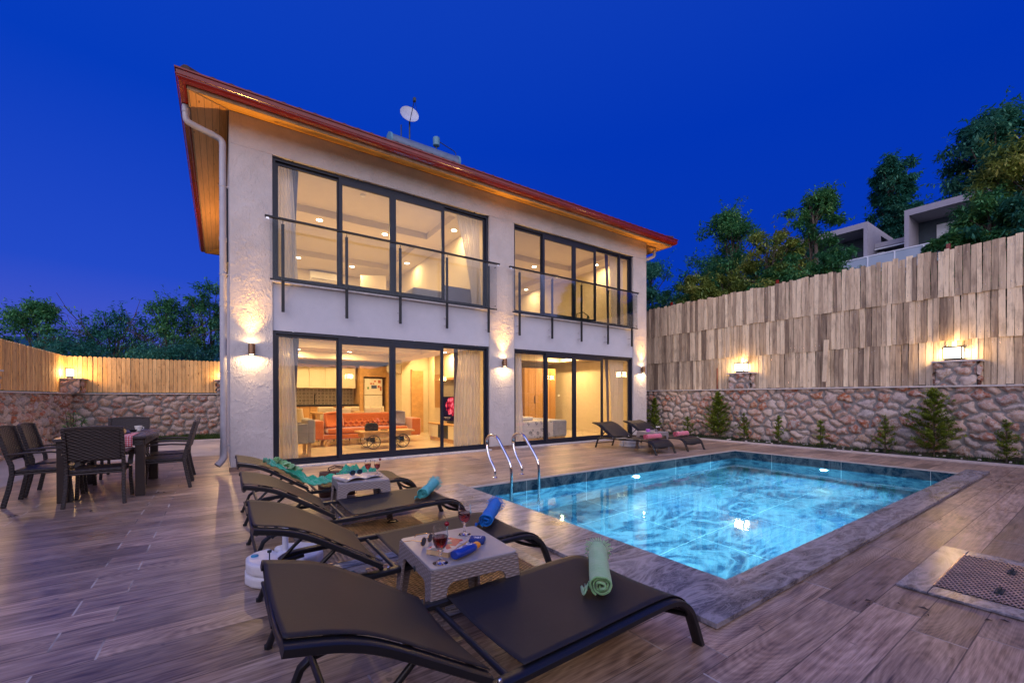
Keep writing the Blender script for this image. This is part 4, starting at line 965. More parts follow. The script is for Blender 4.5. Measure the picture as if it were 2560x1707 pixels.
# ---- towels
def roll(label, a, b, r_, material, z, turns=3.2, fringe=None, flap=True):
    a, b = Vector((a[0], a[1], 0)), Vector((b[0], b[1], 0)); L_ = (b-a).length; ang = math.atan2(b.y-a.y, b.x-a.x)
    o = thing('rolled_towel', label, 'towel', (a.x, a.y, z+r_*.93), ang)
    rg = random.Random(label); n = 120; th0 = -math.pi/2+.5
    def f(u, v):
        th = th0+turns*2*math.pi*(1-u); rr = r_*(.16+.84*u)*(1+.035*math.sin(3*th+v*4)+.02*math.sin(7*th)); sq = 1-.10*abs(math.sin(th))
        x = L_*v + .018*math.sin(u*9+v)*(1-u)*(2*v-1) + (.006*math.sin(u*40))*(1 if v < .5 else -1)
        return (x, rr*math.cos(th), rr*math.sin(th)*sq+.0035*math.sin(v*17+th*2))
    MB().grid(f, n, 26).build('cloth', material, o, smooth=True, solid=.007)
    if flap:
        MB().grid(lambda u, v: (.03+.07*v+.03*math.sin(u*7), r_*(.95)+.035*u+.01*math.sin(v*5), -r_*.55-.02*u+.012*math.sin(v*9+u*4)), 6, 6).build('loose_corner', material, o, smooth=True, solid=.004)
    if fringe:
        m = MB()
        for i in range(64):
            th = 2*math.pi*i/64+rg.uniform(-.05, .05); rr = r_*rg.uniform(.86, 1.0); l = rg.uniform(.022, .045)
            p = Vector((L_-.004, rr*math.cos(th), rr*math.sin(th)*.95)); e = p+Vector((l*.7, l*.7*math.cos(th), l*.7*math.sin(th)-.006))
            m.tube([tuple(p), tuple((p+e)/2+Vector((.004, 0, .003))), tuple(e)], .0022, 5)
        m.build('fringe', material, o)['kind'] = 'stuff'
roll('rolled pale green towel with a green fringe on the nearest lounger', (1.30, -6.80), (1.62, -6.47), .052, 'green_towel', .292, fringe=True)
roll('rolled bright blue fringed towel on the lounger beside the drinks table', (1.40, -5.62), (1.70, -5.27), .050, 'blue_towel', .290, fringe=True)
roll('rolled turquoise towel on the lounger over the brown hatch', (1.36, -4.60), (1.64, -4.22), .052, 'turquoise_towel', .290, fringe=True, turns=2.6)
roll('rolled pink towel on the far lounger closer to the glass doors', (7.28, -2.38), (7.74, -2.40), .062, 'pink_towel', .288, flap=False)
roll('rolled pink towel on the far lounger closer to the stone wall', (8.36, -2.36), (8.84, -2.33), .062, 'pink_towel', .288, flap=False)
# crumpled mint towel thrown over the back and seat of the first lounger
rr_ = random.Random(4)
def crumple(name, label, path, w, amp, seed, parent=None):
    rg = random.Random(seed); ph = [rg.uniform(0, 6) for _ in range(8)]; P_ = [Vector(p) for p in path]
    def f(u, v):
        s_ = u*(len(P_)-1); i = min(int(s_), len(P_)-2); p = P_[i].lerp(P_[i+1], s_-i); q = v-.5
        ww = w*(.75+.25*math.sin(u*9+ph[0])); edge = .5+.5*math.cos(math.pi*2*q)
        z = amp*(.5+.5*math.sin(u*26+q*9+ph[1]))*edge+amp*.6*(.5+.5*math.sin(u*13-q*19+ph[2]))*edge+amp*.35*abs(math.sin(u*41+q*31+ph[3]))
        return (p.x+.03*math.sin(q*8+u*7+ph[4]), p.y+q*ww+.02*math.sin(u*17+ph[5]), p.z+z+.004)
    m = MB().grid(f, 90, 34)
    return m.build(name, 'mint_towel', parent, smooth=True, solid=.005)
tw = thing('crumpled_towel', 'crumpled mint green towel thrown over the lounger nearest the house', 'towel', (.5, -3.4, .3))
o_ = Vector((.5, -3.4, .3))
crumple('cloth', '', [Vector(p)-o_ for p in [(.25, -3.32, .545), (.36, -3.34, .475), (.48, -3.36, .40), (.58, -3.36, .335), (.68, -3.38, .305), (.80, -3.36, .300), (.95, -3.30, .300)]], .27, .045, 3, tw)
crumple('fold', '', [Vector(p)-o_ for p in [(1.0, -3.12, .30), (1.1, -3.10, .30), (1.22, -3.15, .30), (1.34, -3.22, .30)]], .22, .07, 8, tw)
sc = MB().grid(lambda u, v: (.26*u+.02*math.sin(v*9), .12*(v-.5)+.03*math.sin(u*9), .05*abs(math.sin(u*11+v*5))+.02*math.sin(v*17)**2+.01), 24, 14).build('hair_scrunchie', 'leaf_green', smooth=True, solid=.004)
sc.data.materials.clear(); sc.data.materials.append(M('green_towel')); sc.location = (.30, -3.36, .545); sc.rotation_euler = (0, .55, .2); sc.name = 'green_scarf'
tag(sc, 'small bright green scarf bunched on the mint towel on the lounger back', 'scarf')
# brown bag behind the first lounger
bag = thing('beach_bag', 'dark brown leather bag standing on the deck behind the lounger nearest the house', 'bag', (1.05, -2.66, 0), -.1)
MB().grid(lambda u, v: (.21*math.cos(2*math.pi*u)*(1-.12*v)*(abs(math.cos(2*math.pi*u))**-.35 if abs(math.cos(2*math.pi*u)) > .2 else 1.2), .085*math.sin(2*math.pi*u)*(1-.1*v)*1.1, .001+.30*v+.008*math.sin(u*19)), 40, 12).build('body', 'brown_leather', bag, smooth=True, solid=.006) if False else None
m = MB(); m.prism([(-.20, 0), (.20, 0), (.215, .15), (.19, .28), (.0, .30), (-.19, .31), (-.215, .15)], -.08, .08, lambda a, b, c: (a, c*(1-.35*b/.3), b+.001)); m.build('body', 'brown_leather', bag, bevel=.02, seg=3)
for s_ in (-1, 1): MB().tube([(-.1, s_*.055, .27), (-.09, s_*.07, .33), (-.02, s_*.075, .355), (.07, s_*.07, .335), (.1, s_*.055, .27)], .008, 8).build('strap', 'brown_leather', bag, smooth=True)

# ================================================================ SIDE TABLES
def side_table(label, cx, cy, rz, sx=.235, sy=.255, h=.40):
    o = thing('side_table', label, 'side table', (cx, cy, 0), rz, 'small woven look plastic side tables')
    def rr(a, b, r_, n=5): return [(sx_*(a-r_)+r_*math.cos(t_)*1, sy_*(b-r_)+r_*math.sin(t_)) for sx_, sy_, t0 in ((1, 1, 0), (-1, 1, .5), (-1, -1, 1), (1, -1, 1.5)) for t_ in [math.pi*(t0+.5*i/n) for i in range(n+1)]]
    m = MB(); m.prism(rr(sx, sy, .028), h-.014, h); m.build('top', 'greige_plastic', o, bevel=.004, seg=3)
    def side(ax, s_):
        W_, D_ = (sx, sy) if ax == 0 else (sy, sx); k = 10; sp = lambda z: 1+.10*(h-z)/h    # legs splay
        lw0, lw1 = .075, .052; ap = h-.080; r_ = .040; wi = W_-lw0
        arch = [(-W_*1.1+.0, 0)]+[(-W_*1.1+lw1, 0)]+[(-wi+r_-r_*math.cos(math.pi/2*i/k), ap-r_+r_*math.sin(math.pi/2*i/k)) for i in range(k+1)]+[(wi-r_+r_*math.sin(math.pi/2*i/k), ap-r_+r_*math.cos(math.pi/2*i/k)) for i in range(k+1)]+[(W_*1.1-lw1, 0), (W_*1.1, 0), (W_+.002, h-.014), (-W_-.002, h-.014)]
        def fn(a, b, c):
            d_ = s_*(D_*(1+.10*(h-b)/h)-c-.0004*(ax)); return (a, d_, b) if ax == 0 else (d_, a, b)
        m = MB(); m.prism(arch, 0, .016, fn); return m.build('apron', 'greige_weave', o, bevel=.003)
    for ax in (0, 1):
        for s_ in (-1, 1): side(ax, s_)
    m = MB()
    for a in (-1, 1):
        for b in (-1, 1): m.add([(a*(sx*1.1), b*(sy*1.1-.03), 0), (a*(sx*1.1-.03), b*(sy*1.1), 0), (a*sx, b*(sy-.03), h-.014), (a*(sx-.03), b*sy, h-.014), (a*(sx*1.1-.02), b*(sy*1.1-.02), 0), (a*(sx-.02), b*(sy-.02), h-.014)], [(0, 1, 3, 2), (0, 4, 1), (2, 3, 5)])
    m.lathe([(.0001, .002), (.014, .002), (.016, 0)], n=16); k = 48; m.v[-k:] = [(-sx*1.025-vz-.002, -.03+vx, h-.07+vy) for vx, vy, vz in m.v[-k:]]
    m.build('badge', 'dark_plastic', o)
    return o
T1 = side_table('side table holding the book, speaker and sunscreen between two near loungers', .93, -6.085, -.06)
T2 = dup(T1, (1.03, -3.79, 0), -.10, 'side table with an open magazine and two full glasses near the house')
T3 = dup(T1, (8.04, -1.98, 0), .0, 'side table between the two loungers beyond the pool')

# ================================================================ THINGS ON TABLES
def goblet(label, x, y, z, s=1.0, drink='red_drink', cherry=False, level=.55):
    o = thing('stemmed_glass', label, 'glass', (x, y, z+.0005), group=None); h = .155*s
    R_ = [(.0001, 0), (.031, 0), (.032, .0015), (.026, .005), (.010, .010), (.005, .018), (.0048, .030), (.008, .040), (.0045, .046), (.0065, .054), (.018, .064), (.028, .080), (.033, .100), (.0335, .118), (.031, .138), (.0288, .155)]
    inn = [(.0276, .155), (.0300, .138), (.0323, .118), (.0318, .100), (.0268, .081), (.016, .066), (.0001, .060)]
    MB().lathe([(a*s, b*s) for a, b in R_+inn], n=36).build('bowl', 'clear_glass', o, smooth=True)
    lz = .060+level*.095; liq = [(.0001, .0604)]+[(a*.995, b+.0003) for a, b in inn[::-1][1:] if b < lz]; rl = np.interp(lz, [b for a, b in inn[::-1]], [a for a, b in inn[::-1]])*.995
    MB().lathe([(a*s, b*s) for a, b in liq+[(rl, lz), (.0001, lz)]], n=36).build('drink', drink, o, smooth=True)
    if cherry:
        c = thing('cherry', 'dark red cherry hooked on the rim of a wine glass' if cherry == 1 else 'small red cherry on the rim of a glass near the house', 'cherry', (x+.030*s, y, z+.160*s)); MB().sphere((0, 0, 0), .0125, 16, 10, (1, 1, .95)).build('fruit', 'cherry_red', c, smooth=True)
        MB().tube([(0, 0, .011), (-.006, 0, .03), (-.016, .003, .046)], .0009, 5).build('stem', 'bark', c)
    return o
goblet('front stemmed glass of dark red drink at the table edge near the camera', .748, -6.275, .40, 1.15, cherry=1)
goblet('rear stemmed glass of dark red drink behind the little blue speaker', 1.045, -5.965, .40, 1.15)
goblet('left one of two orange red glasses on the table near the house', 1.13, -3.70, .40, .95, level=.6)
goblet('right one of two orange red glasses on the table near the house', 1.215, -3.74, .40, .95, cherry=2, level=.55)
# book, open face wedge
ZT = .401
bk = thing('paperback_book', 'thick paperback with yellowed pages and a red printed cover', 'book', (.855, -6.135, ZT), .56)
MB().box(-.10, -.065, .0015, .10, .065, .026).build('pages', 'book_paper', bk, bevel=.003)
t = mat('book_cover'); o = t.obj(); v = t.n('ShaderNodeTexVoronoi', {'Vector': o, 'Scale': 26.0}).outputs['Color']
t.out(t.principled(color=t.ramp(t.xyz(v)[0], [(0.0, (.45, .04, .05)), (0.35, (.55, .42, .38)), (0.6, (.10, .12, .14)), (0.8, (.62, .50, .48)), (1.0, (.5, .05, .06))], 'CONSTANT'), rough=0.25))
MB().box(-.101, -.066, .0265, .101, .066, .0275).build('cover', 'book_cover', bk)
MB().box(-.101, -.066, .0, .101, .066, .0012).build('back_cover', 'book_cover', bk)
# speaker
def text(body, size, parent, loc, rot, name='lettering', material='print_white', ext=.0004):
    cu = bpy.data.curves.new(name, 'FONT'); cu.body = body; cu.size = size; cu.align_x = 'CENTER'; cu.align_y = 'CENTER'; cu.extrude = ext
    o = bpy.data.objects.new(name, cu); C.objects.link(o); dg = bpy.context.evaluated_depsgraph_get(); me = bpy.data.meshes.new_from_object(o.evaluated_get(dg)); bpy.data.objects.remove(o)
    me.materials.clear(); me.materials.append(M(material)); q = bpy.data.objects.new(name, me); C.objects.link(q); q.parent = parent; q.location = loc; q.rotation_euler = rot; return q
spk = thing('portable_speaker', 'little square blue speaker lying on the side table by the rear glass', 'speaker', (1.035, -6.13, ZT), 2.45)
MB().box(-.043, -.036, 0.0005, .043, .036, .030).build('body', 'speaker_blue', spk, bevel=.010, seg=4)
text('JBL', .034, spk, (0, .004, .0306), (0, 0, 0))
# sunscreen bottle
sn = thing('sunscreen_bottle', 'blue sunscreen bottle with an orange cap lying on the side table', 'bottle', (.812, -6.292, ZT+.0285), .36)
MB().lathe([(.0001, 0), (.018, .0), (.021, .004), (.0225, .02), (.0225, .10), (.020, .118), (.014, .128), (.0001, .128)], n=28).build('body', 'royal_blue', sn, smooth=True)
MB().lathe([(.0145, .1285), (.0165, .130), (.0165, .146), (.015, .150), (.0001, .150)], n=24).build('cap', 'orange_cap', sn, smooth=True)
for c_ in sn.children: c_.rotation_euler = (0, math.pi/2, 0); c_.scale = (.85, 1.1, 1)
sn.scale = (1.22, 1.22, 1.22)
m = MB(); m.sweep([(.094+.0125*math.cos(t_), .0125*math.sin(t_)*.9, .0197) for t_ in np.linspace(.6, 5.0, 14)], [(-.002, -.0004), (.002, -.0004), (.002, .0004), (-.002, .0004)], up=(0, 0, 1)); m.build('emblem', 'print_white', sn)
m = MB()
for i, (a, w_) in enumerate(((.02, .035), (.025, .02))): m.box(a, .002-.007*i, .0192, a+w_, .005-.007*i, .0199)
m.build('print', 'print_white', sn)
# sunglasses
def glasses(label, x, y, z, rz, fm='gold_metal', s=1.0):
    o = thing('sunglasses', label, 'sunglasses', (x, y, z), rz)
    for k in (-1, 1):
        MB().tube([((k*.033+.026*math.cos(t_))*s, .004*s, (.025+.022*math.sin(t_))*s) for t_ in np.linspace(0, 2*math.pi, 17)[:-1]], .0018*s, 6, closed=True, up=(0, 1, 0)).build('rim', fm, o, smooth=True)
        m = MB(); m.prism([((k*.033+.025*math.cos(t_))*s, (.025+.021*math.sin(t_))*s) for t_ in np.linspace(0, 2*math.pi, 17)[:-1]], .003*s, .005*s, lambda a, b, c: (a, c, b)); m.build('lens', 'dark_lens', o)
        MB().tube([(k*.060*s, .004*s, .034*s), (k*.064*s, .05*s, .036*s), (k*.062*s, .11*s, .022*s), (k*.060*s, .125*s, .006*s)], .0018*s, 6).build('temple', fm, o, smooth=True)
    MB().tube([(-.008*s, .004*s, .032*s), (0, .002*s, .036*s), (.008*s, .004*s, .032*s)], .0018*s, 6).build('bridge', fm, o)
    return o
glasses('gold rimmed sunglasses lying beside the book', .80, -6.00, ZT, .6)
# magazine
t = mat('magazine_print'); o = t.obj(); v = t.n('ShaderNodeTexVoronoi', {'Vector': o, 'Scale': 18.0}).outputs['Color']; x = t.xyz(v)[1]
t.out(t.principled(color=t.mix(0.45, t.ramp(x, [(0, (.50, .46, .44)), (0.35, (.36, .28, .24)), (0.6, (.55, .52, .50)), (0.8, (.12, .14, .2))], 'CONSTANT'), (.45, .43, .44)), rough=0.35))
mg = thing('open_magazine', 'open magazine lying across the side table near the house', 'magazine', (1.0, -3.86, ZT+.001), .28)
MB().grid(lambda u, v: (-.20+.20*u, -.11+.22*v, .003+.028*math.sin(math.pi*u)**.8*(1-.3*v)+.004*math.sin(v*6)), 14, 8).build('page', 'magazine_print', mg, smooth=True, solid=.003)
MB().grid(lambda u, v: (.20*u, -.11+.22*v, .003+.016*math.sin(math.pi*u)**.7), 14, 8).build('page', 'magazine_print', mg, smooth=True, solid=.003)
MB().tube([(-.20, -.11, .022), (-.20, .11, .022)], .018, 14).build('rolled_edge', 'magazine_print', mg, smooth=True)
glasses('blue black sunglasses resting on the open magazine', .98, -3.84, ZT+.030, .3, 'blue_frame', 1.15)
for o in list(bpy.data.objects):
    if o.name.startswith(('rim', 'temple', 'bridge')) and o.parent and o.parent.get('label', '').startswith('blue black'): o.data.materials[0] = M('blue_frame')
# far table items
jar = thing('violet_pot', 'round violet pot on the far side table', 'pot', (7.88, -1.98, ZT)); MB().lathe([(.0001, .001), (.04, .001), (.048, .02), (.05, .05), (.046, .053), (.0001, .053)], n=24).build('body', 'violet_plastic', jar, smooth=True); MB().lathe([(.047, .0535), (.049, .056), (.046, .066), (.0001, .068)], n=24).build('lid', 'violet_plastic', jar, smooth=True)
glasses('white framed sunglasses on the far side table', 8.01, -2.10, ZT, .2, 'white_frame', 1.2)
for i, (x, y, w) in enumerate(((8.10, -2.06, 'left'), (8.18, -2.04, 'right'))):
    g = thing('tumbler', '%s one of two tumblers of amber drink on the far side table' % w, 'glass', (x, y, ZT))
    MB().lathe([(.0001, 0.0005), (.030, .0005), (.034, .10), (.0325, .10), (.0288, .006), (.0001, .006)], n=24).build('cup', 'clear_glass', g, smooth=True)
    MB().lathe([(.0001, .0065), (.0286, .0065), (.0318, .085), (.0001, .085)], n=24).build('drink', 'amber_drink', g, smooth=True)
    m = MB(); [m.sphere((.015*math.cos(k*2.1+i), .015*math.sin(k*2.1+i), .100+.006*(k % 2)), .015, 10, 7) for k in range(3)]; m.build('topping', 'white_enamel', g, smooth=True)['kind'] = 'stuff'

# ================================================================ UMBRELLA BASES
def parasol_base(label, x, y, rz, pole):
    o = thing('parasol_base', label, 'parasol base', (x, y, 0), rz, 'white water filled parasol bases'); h = .15
    for s_ in (-1, 1):
        poly = [(s_*.012, -.20), (s_*.11, -.205), (s_*.19, -.15), (s_*.235, -.04), (s_*.235, .04), (s_*.19, .15), (s_*.11, .205), (s_*.012, .20)]
        m = MB(); m.prism(poly, .001, h*.48); m.build('tank_half', 'white_plastic', o, bevel=.02, seg=3)
        m = MB(); m.prism([(a*.98, b*.98) for a, b in poly], h*.485, h); m.build('tank_half', 'white_plastic', o, bevel=.022, seg=3)
        MB().lathe([(.022, h-.002), (.022, h+.008), (.018, h+.011), (.0001, h+.011)], s_*.15, -.10*s_, 0, 18).build('filler_cap', 'blue_cap', o, smooth=True)
    MB().lathe([(.05, h-.001), (.05, h+.006), (.032, h+.02), (.026, h+.02)], n=24).build('collar', 'white_plastic', o, smooth=True)
    if pole:
        MB().lathe([(.019, .02), (.019, pole), (.016, pole), (.016, .02)], n=20).build('pole_socket', 'white_plastic', o, smooth=True)
        m = MB(); m.tube([(-.13, -.06, h), (-.13, -.06, h+.055)], .004, 8); m.lathe([(.013, 0), (.013, .012), (.0001, .016)], -.13, -.06, h+.055, 12); m.build('clamp_screw', 'dark_plastic', o)
    return o
parasol_base('white parasol base with a short pole under the second nearest lounger', .235, -4.925, .35, .40)
parasol_base('white parasol base on the deck under the loungers beyond the pool', 8.02, -1.32, 1.5, .30)

# ================================================================ DINING SET
def chair(label, x, y, rz):
    """faces +y locally; origin under the seat centre"""
    o = thing('dining_chair', label, 'chair', (x, y, 0), rz, 'dark brown woven look chairs round the dining table')
    w = .225; bx = lambda z: -.215-.0-.115*max(0, (z-.38)/.5)**1.25
    def backp(u, v): z = .50+.37*v; return ((u*2-1)*(w-.0+.01*v), bx(z)+.03*math.sin(math.pi*v)*(0)-.025*(1-(2*u-1)**2)*1.0+.0, z)
    MB().grid(backp, 16, 16).build('backrest', 'brown_wicker', o, smooth=True, solid=.014)
    MB().sweep([(-(w+.012), bx(.87)+.0, .865), (-w*.5, bx(.87)-.022, .876), (0, bx(.87)-.028, .878), (w*.5, bx(.87)-.022, .876), (w+.012, bx(.87), .865)], [(-.014, -.012), (.014, -.012), (.014, .012), (-.014, .012)], up=(0, 1, 0)).build('top_rail', 'brown_plastic', o, bevel=.004)
    MB().box(-w, -.20, .365, w, .235, .405).build('seat', 'brown_wicker', o, bevel=.012)
    MB().box(-w-.006, -.215, .345, w+.006, .24, .364).build('seat_frame', 'brown_plastic', o, bevel=.006)
    q = [(-.020, -.017), (.020, -.017), (.020, .017), (-.020, .017)]
    for s_ in (-1, 1):
        X_ = s_*(w+.008)
        MB().sweep([(X_+s_*.015, -.275, 0), (X_, -.235, .20), (X_, -.21, .36), (X_, -.215, .45), (X_, bx(.62)-.0, .62), (X_, bx(.76), .76), (X_, bx(.87), .872)], q, up=(1, 0, 0)).build('rear_leg', 'brown_wicker', o, bevel=.005)
        MB().sweep([(X_+s_*.012, .255, 0), (X_, .235, .22), (X_, .225, .36)], q, up=(1, 0, 0)).build('front_leg', 'brown_wicker', o, bevel=.005)
        MB().sweep([(X_+s_*.01, -.245, .575), (X_+s_*.018, -.08, .590), (X_+s_*.022, .10, .590), (X_+s_*.02, .205, .575), (X_+s_*.012, .24, .535), (X_, .232, .45), (X_, .20, .385)], [(-.010, -.024), (.010, -.024), (.010, .024), (-.010, .024)], up=(1, 0, 0)).build('armrest', 'brown_plastic', o, bevel=.004)
    return o
ch = chair('chair with its back to the camera at the near end of the table', -1.275, -1.40, 0)
dup(ch, (-1.80, -.985, 0), -math.pi/2, 'chair on the left side of the table, closer to the camera')
dup(ch, (-1.80, -.36, 0), -math.pi/2, 'chair on the left side of the table, farther from the camera')
dup(ch, (-.735, -.80, 0), math.pi/2, 'chair on the right side of the table, closer to the camera')
dup(ch, (-.735, -.20, 0), math.pi/2, 'chair on the right side of the table, farther from the camera')
dup(ch, (-1.33, .62, 0), math.pi, 'chair at the far end of the table facing the camera')
tb = thing('dining_table', 'dark brown plastic dining table with thick square legs', 'table', (-1.275, -.60, 0))
def edge(i, n, s_): tt = i/n; return (s_*(.40+.045*math.sin(math.pi*tt)), -.74+1.48*tt*(1 if s_ > 0 else 1))
n = 14; poly = [edge(i, n, 1) for i in range(n+1)]+[edge(i, n, -1) for i in range(n, -1, -1)]
m = MB(); m.prism(poly, .700, .735); m.build('table_top', 'table_top_plastic', tb, bevel=.006)
m = MB()
for i in range(-3, 4): m.box(i*.11-.0015, -.70, .7352, i*.11+.0015, .70, .7358)
m.build('slat_lines', 'greige_plastic', tb)['kind'] = 'stuff'
m = MB(); m.box(-.37, -.72, .62, .37, -.69, .699); m.box(-.37, .69, .62, .37, .72, .699); m.box(-.385, -.689, .62, -.36, .689, .699); m.box(.36, -.689, .62, .385, .689, .699); m.build('apron', 'brown_wicker', tb)
for a in (-1, 1):
    for b in (-1, 1): MB().box(a*.335-.045, b*.655-.045, 0, a*.335+.045, b*.655+.045, .699).build('leg', 'brown_plastic', tb, bevel=.008)
t = mat('check_cloth'); o = t.obj(); x, y, z = t.xyz(o)[0:3]
fx = t.m('GREATER_THAN', t.m('SINE', t.m('MULTIPLY', x, 260)), 0); fy = t.m('GREATER_THAN', t.m('SINE', t.m('MULTIPLY', t.m('ADD', y, z), 260)), 0)
t.out(t.principled(color=t.ramp(t.m('MULTIPLY', t.m('ADD', fx, fy), 0.5), [(0, (.78, .66, .70)), (.45, (.62, .18, .20)), (.8, (.50, .05, .07))], 'CONSTANT'), rough=0.9))
m = MB(); m.grid(lambda u, v: (-.16+.32*u, -.78+.62*max(v, .16) if v > .16 else -.745-.012, .738+.004*math.sin(u*9) if v > .16 else .738-.13*(1-v/.16)), 8, 25)
cl = m.build('checked_runner', 'check_cloth', smooth=True, solid=.003); cl.location = (-1.16, -.60, 0); tag(cl, 'red and white checked runner on the dining table hanging over its near end', 'table runner')
def small(name, label, cat, loc, rz, parts):
    o = thing(name, label, cat, loc, rz)
    for nm, mb, mt in parts: mb.build(nm, mt, o, smooth=True)
for i, (x, y, nm) in enumerate(((-1.19, -.98, 'nearest the runner edge'), (-1.17, -.92, 'behind it'))):
    b_ = MB().prism([(-.05, 0), (.05, 0), (.062, .03), (.045, .055), (.0, .065), (-.045, .055), (-.062, .03)], -.012, .012, lambda a, b, c: (a, c, b)).build('bread_slice', 'bread_crust', bevel=.003)
    b_.location = (x, y, .745); b_.rotation_euler = (-.25, 0, .5); tag(b_, 'slice of bread leaning on the dining table, %s' % nm, 'bread')
small('coffee_cup', 'white coffee cup on the dining table', 'cup', (-1.06, -.42, .742), 0, [('body', MB().lathe([(.0001, 0), (.026, 0), (.030, .01), (.043, .07), (.040, .07), (.027, .012), (.0001, .010)], n=24), 'white_enamel'), ('handle', MB().tube([(.036, 0, .055), (.058, 0, .05), (.056, 0, .03), (.034, 0, .022)], .004, 8), 'white_enamel')])
small('serving_plate', 'dark oval plate holding the bread on the dining table', 'plate', (-1.18, -.90, .7415), .3, [('dish', MB().lathe([(.0001, .0), (.09, .0), (.12, .010), (.118, .013), (.088, .003), (.0001, .003)], n=30), 'black_metal')])
small('olive_bowl', 'small dark bowl beside the coffee cup on the dining table', 'bowl', (-1.09, -.60, .742), 0, [('body', MB().lathe([(.0001, 0), (.025, 0), (.045, .03), (.042, .03), (.024, .004), (.0001, .004)], n=24), 'black_metal')])
simple('magnet_red', (.5, .12, .05), .5); simple('magnet_blue', (.05, .09, .22), .5); simple('magnet_green', (.05, .25, .06), .5)
simple('blue_throw', (.30, .33, .46), .9)
simple('tank_dark', (.10, .24, .33), .5)
simple('dish_paint', (.42, .45, .55), .5, vary=.1)

# ================================================================ INTERIOR
def downlight(label, x, y, z, e, grp, vis=True):
    o = thing('downlight', label, 'ceiling light', (x, y, z), group=grp)
    MB().lathe([(.070, -.006), (.085, -.006), (.085, -.001), (.070, -.001), (.070, -.006)], n=24).build('ring', 'white_enamel', o, smooth=True)
    MB().lathe([(.0001, -.012), (.05, -.011), (.069, -.006)], n=20).build('lens', 'downlight_glow', o)
    light('AREA', 'downlight_beam', (0, 0, -.016), e, ILUM if z < 3 else ILUM2, .12, o, (0, 0, -1))
ILUM = (1.0, .62, .24); ILUM2 = (1.0, .66, .30); EG, EU = 47, 36
for nm, x, y in (('lounge downlight nearest the doors at the left', 1.72, 2.0), ('lounge downlight nearest the doors at the right', 3.5, 1.6)): downlight('recessed '+nm+' on the ground floor', x, y, 2.598, EG*1.25, 'ground floor ceiling spots')
for nm, x, y in (('left kitchen', 1.72, 5.5), ('middle kitchen', 3.15, 5.4)): downlight('recessed '+nm+' downlight above the units', x, y, 2.598, EG, 'ground floor ceiling spots')
downlight('recessed downlight over the television side of the lounge', 4.80, 2.2, 2.398, EG*.8, 'ground floor ceiling spots')
downlight('recessed downlight in front of the inner oak door', 5.2, 4.4, 2.598, EG, 'ground floor ceiling spots')
downlight('recessed downlight in the ground floor bedroom by the curtain', 7.55, 1.8, 2.598, EG*1.6, 'ground floor ceiling spots')
downlight('recessed downlight deep in the ground floor bedroom', 9.3, 2.6, 2.598, EG*1.6, 'ground floor ceiling spots')
for nm, x, y in (('front left', 1.82, 2.70), ('front right', 3.38, 2.70), ('far left', 1.81, 5.98), ('far right', 3.37, 5.98), ('right side near', 4.735, 1.47), ('right side far', 4.706, 4.66)):
    downlight('%s spot in the ceiling of the wide upper room' % nm, x, y, 5.398, EU*(.75 if 'side' in nm else 1.3), 'upper floor ceiling spots')
for nm, x, y in (('front left', 8.23, 2.70), ('right side near', 9.75, 1.45), ('right side far', 9.75, 5.2), ('far left', 6.9, 5.98)):
    downlight('%s spot in the ceiling of the narrow upper room' % nm, x, y, 5.398, EU*(.75 if 'side' in nm else 1.6), 'upper floor ceiling spots')
# soft bounce so rooms glow evenly comes from the pale walls themselves
sd_ = thing('smoke_detector', 'round white smoke detector on the upper room ceiling', 'smoke detector', (2.42, 1.2, 5.558)); MB().lathe([(.0001, -.035), (.035, -.035), (.055, -.018), (.06, -.001), (.0001, -.001)], n=24).build('body', 'white_enamel', sd_, smooth=True)

def curtain(kind, label, y, z0, z1, top, bot, material, waves=7, amp=.022):
    o = thing(kind, label, 'curtain', (top[0], y, z0), group='curtains behind the glazing')
    def f(u, v):
        e = v**1.6; a = bot[0]+(top[0]-bot[0])*e; b = bot[1]+(top[1]-bot[1])*e; x = a+(b-a)*u
        return (x-top[0], amp*math.sin(u*waves*2*math.pi+.6*math.sin(v*4))+.006*math.sin(u*31+v*5), v*(z1-z0))
    MB().grid(f, waves*12, 22).build('cloth', material, o, smooth=True)
for z0, z1, fl_ in ((.05, 2.39, 'ground floor'), (3.2, 5.39, 'upper floor')):
    curtain('sheer_curtain', 'sheer curtain at the left end of the wide %s glazing' % fl_, .33, z0, z1, (.66, .93), (.66, 1.03), 'sheer', 5)
    curtain('drape', 'thin dark drape beside the left sheer of the wide %s glazing' % fl_, .40, z0, z1, (.90, 1.06), (.95, .99), 'drape', 3, .012)
    if z0 < 1:
        curtain('sheer_curtain', 'sheer curtain at the right end of the wide ground floor glazing', .33, z0, z1, (4.28, 4.82), (4.14, 4.84), 'sheer', 8)
        curtain('drape', 'dark drape beside the right sheer of the wide ground floor glazing', .41, z0, z1, (4.18, 4.30), (4.20, 4.26), 'drape', 3, .012)
    else:
        curtain('sheer_curtain', 'sheer curtain swept aside at the right end of the wide upper window', .33, z0, z1, (4.16, 4.80), (4.62, 4.84), 'sheer', 8)
    curtain('sheer_curtain', 'sheer curtain at the left end of the narrow %s glazing' % fl_, .33, z0, z1, (5.62, 5.80 if z0 > 1 else 5.98), (5.62, 5.82 if z0 > 1 else 6.06), 'sheer', 4)
    curtain('sheer_curtain', 'sheer curtain at the right end of the narrow %s glazing' % fl_, .33, z0, z1, (9.1, 9.70), (9.25, 9.74), 'sheer', 7)
    curtain('drape', 'dark drape edge at the right of the narrow %s glazing' % fl_, .41, z0, z1, (9.02, 9.16), (9.14, 9.20), 'drape', 3, .012)

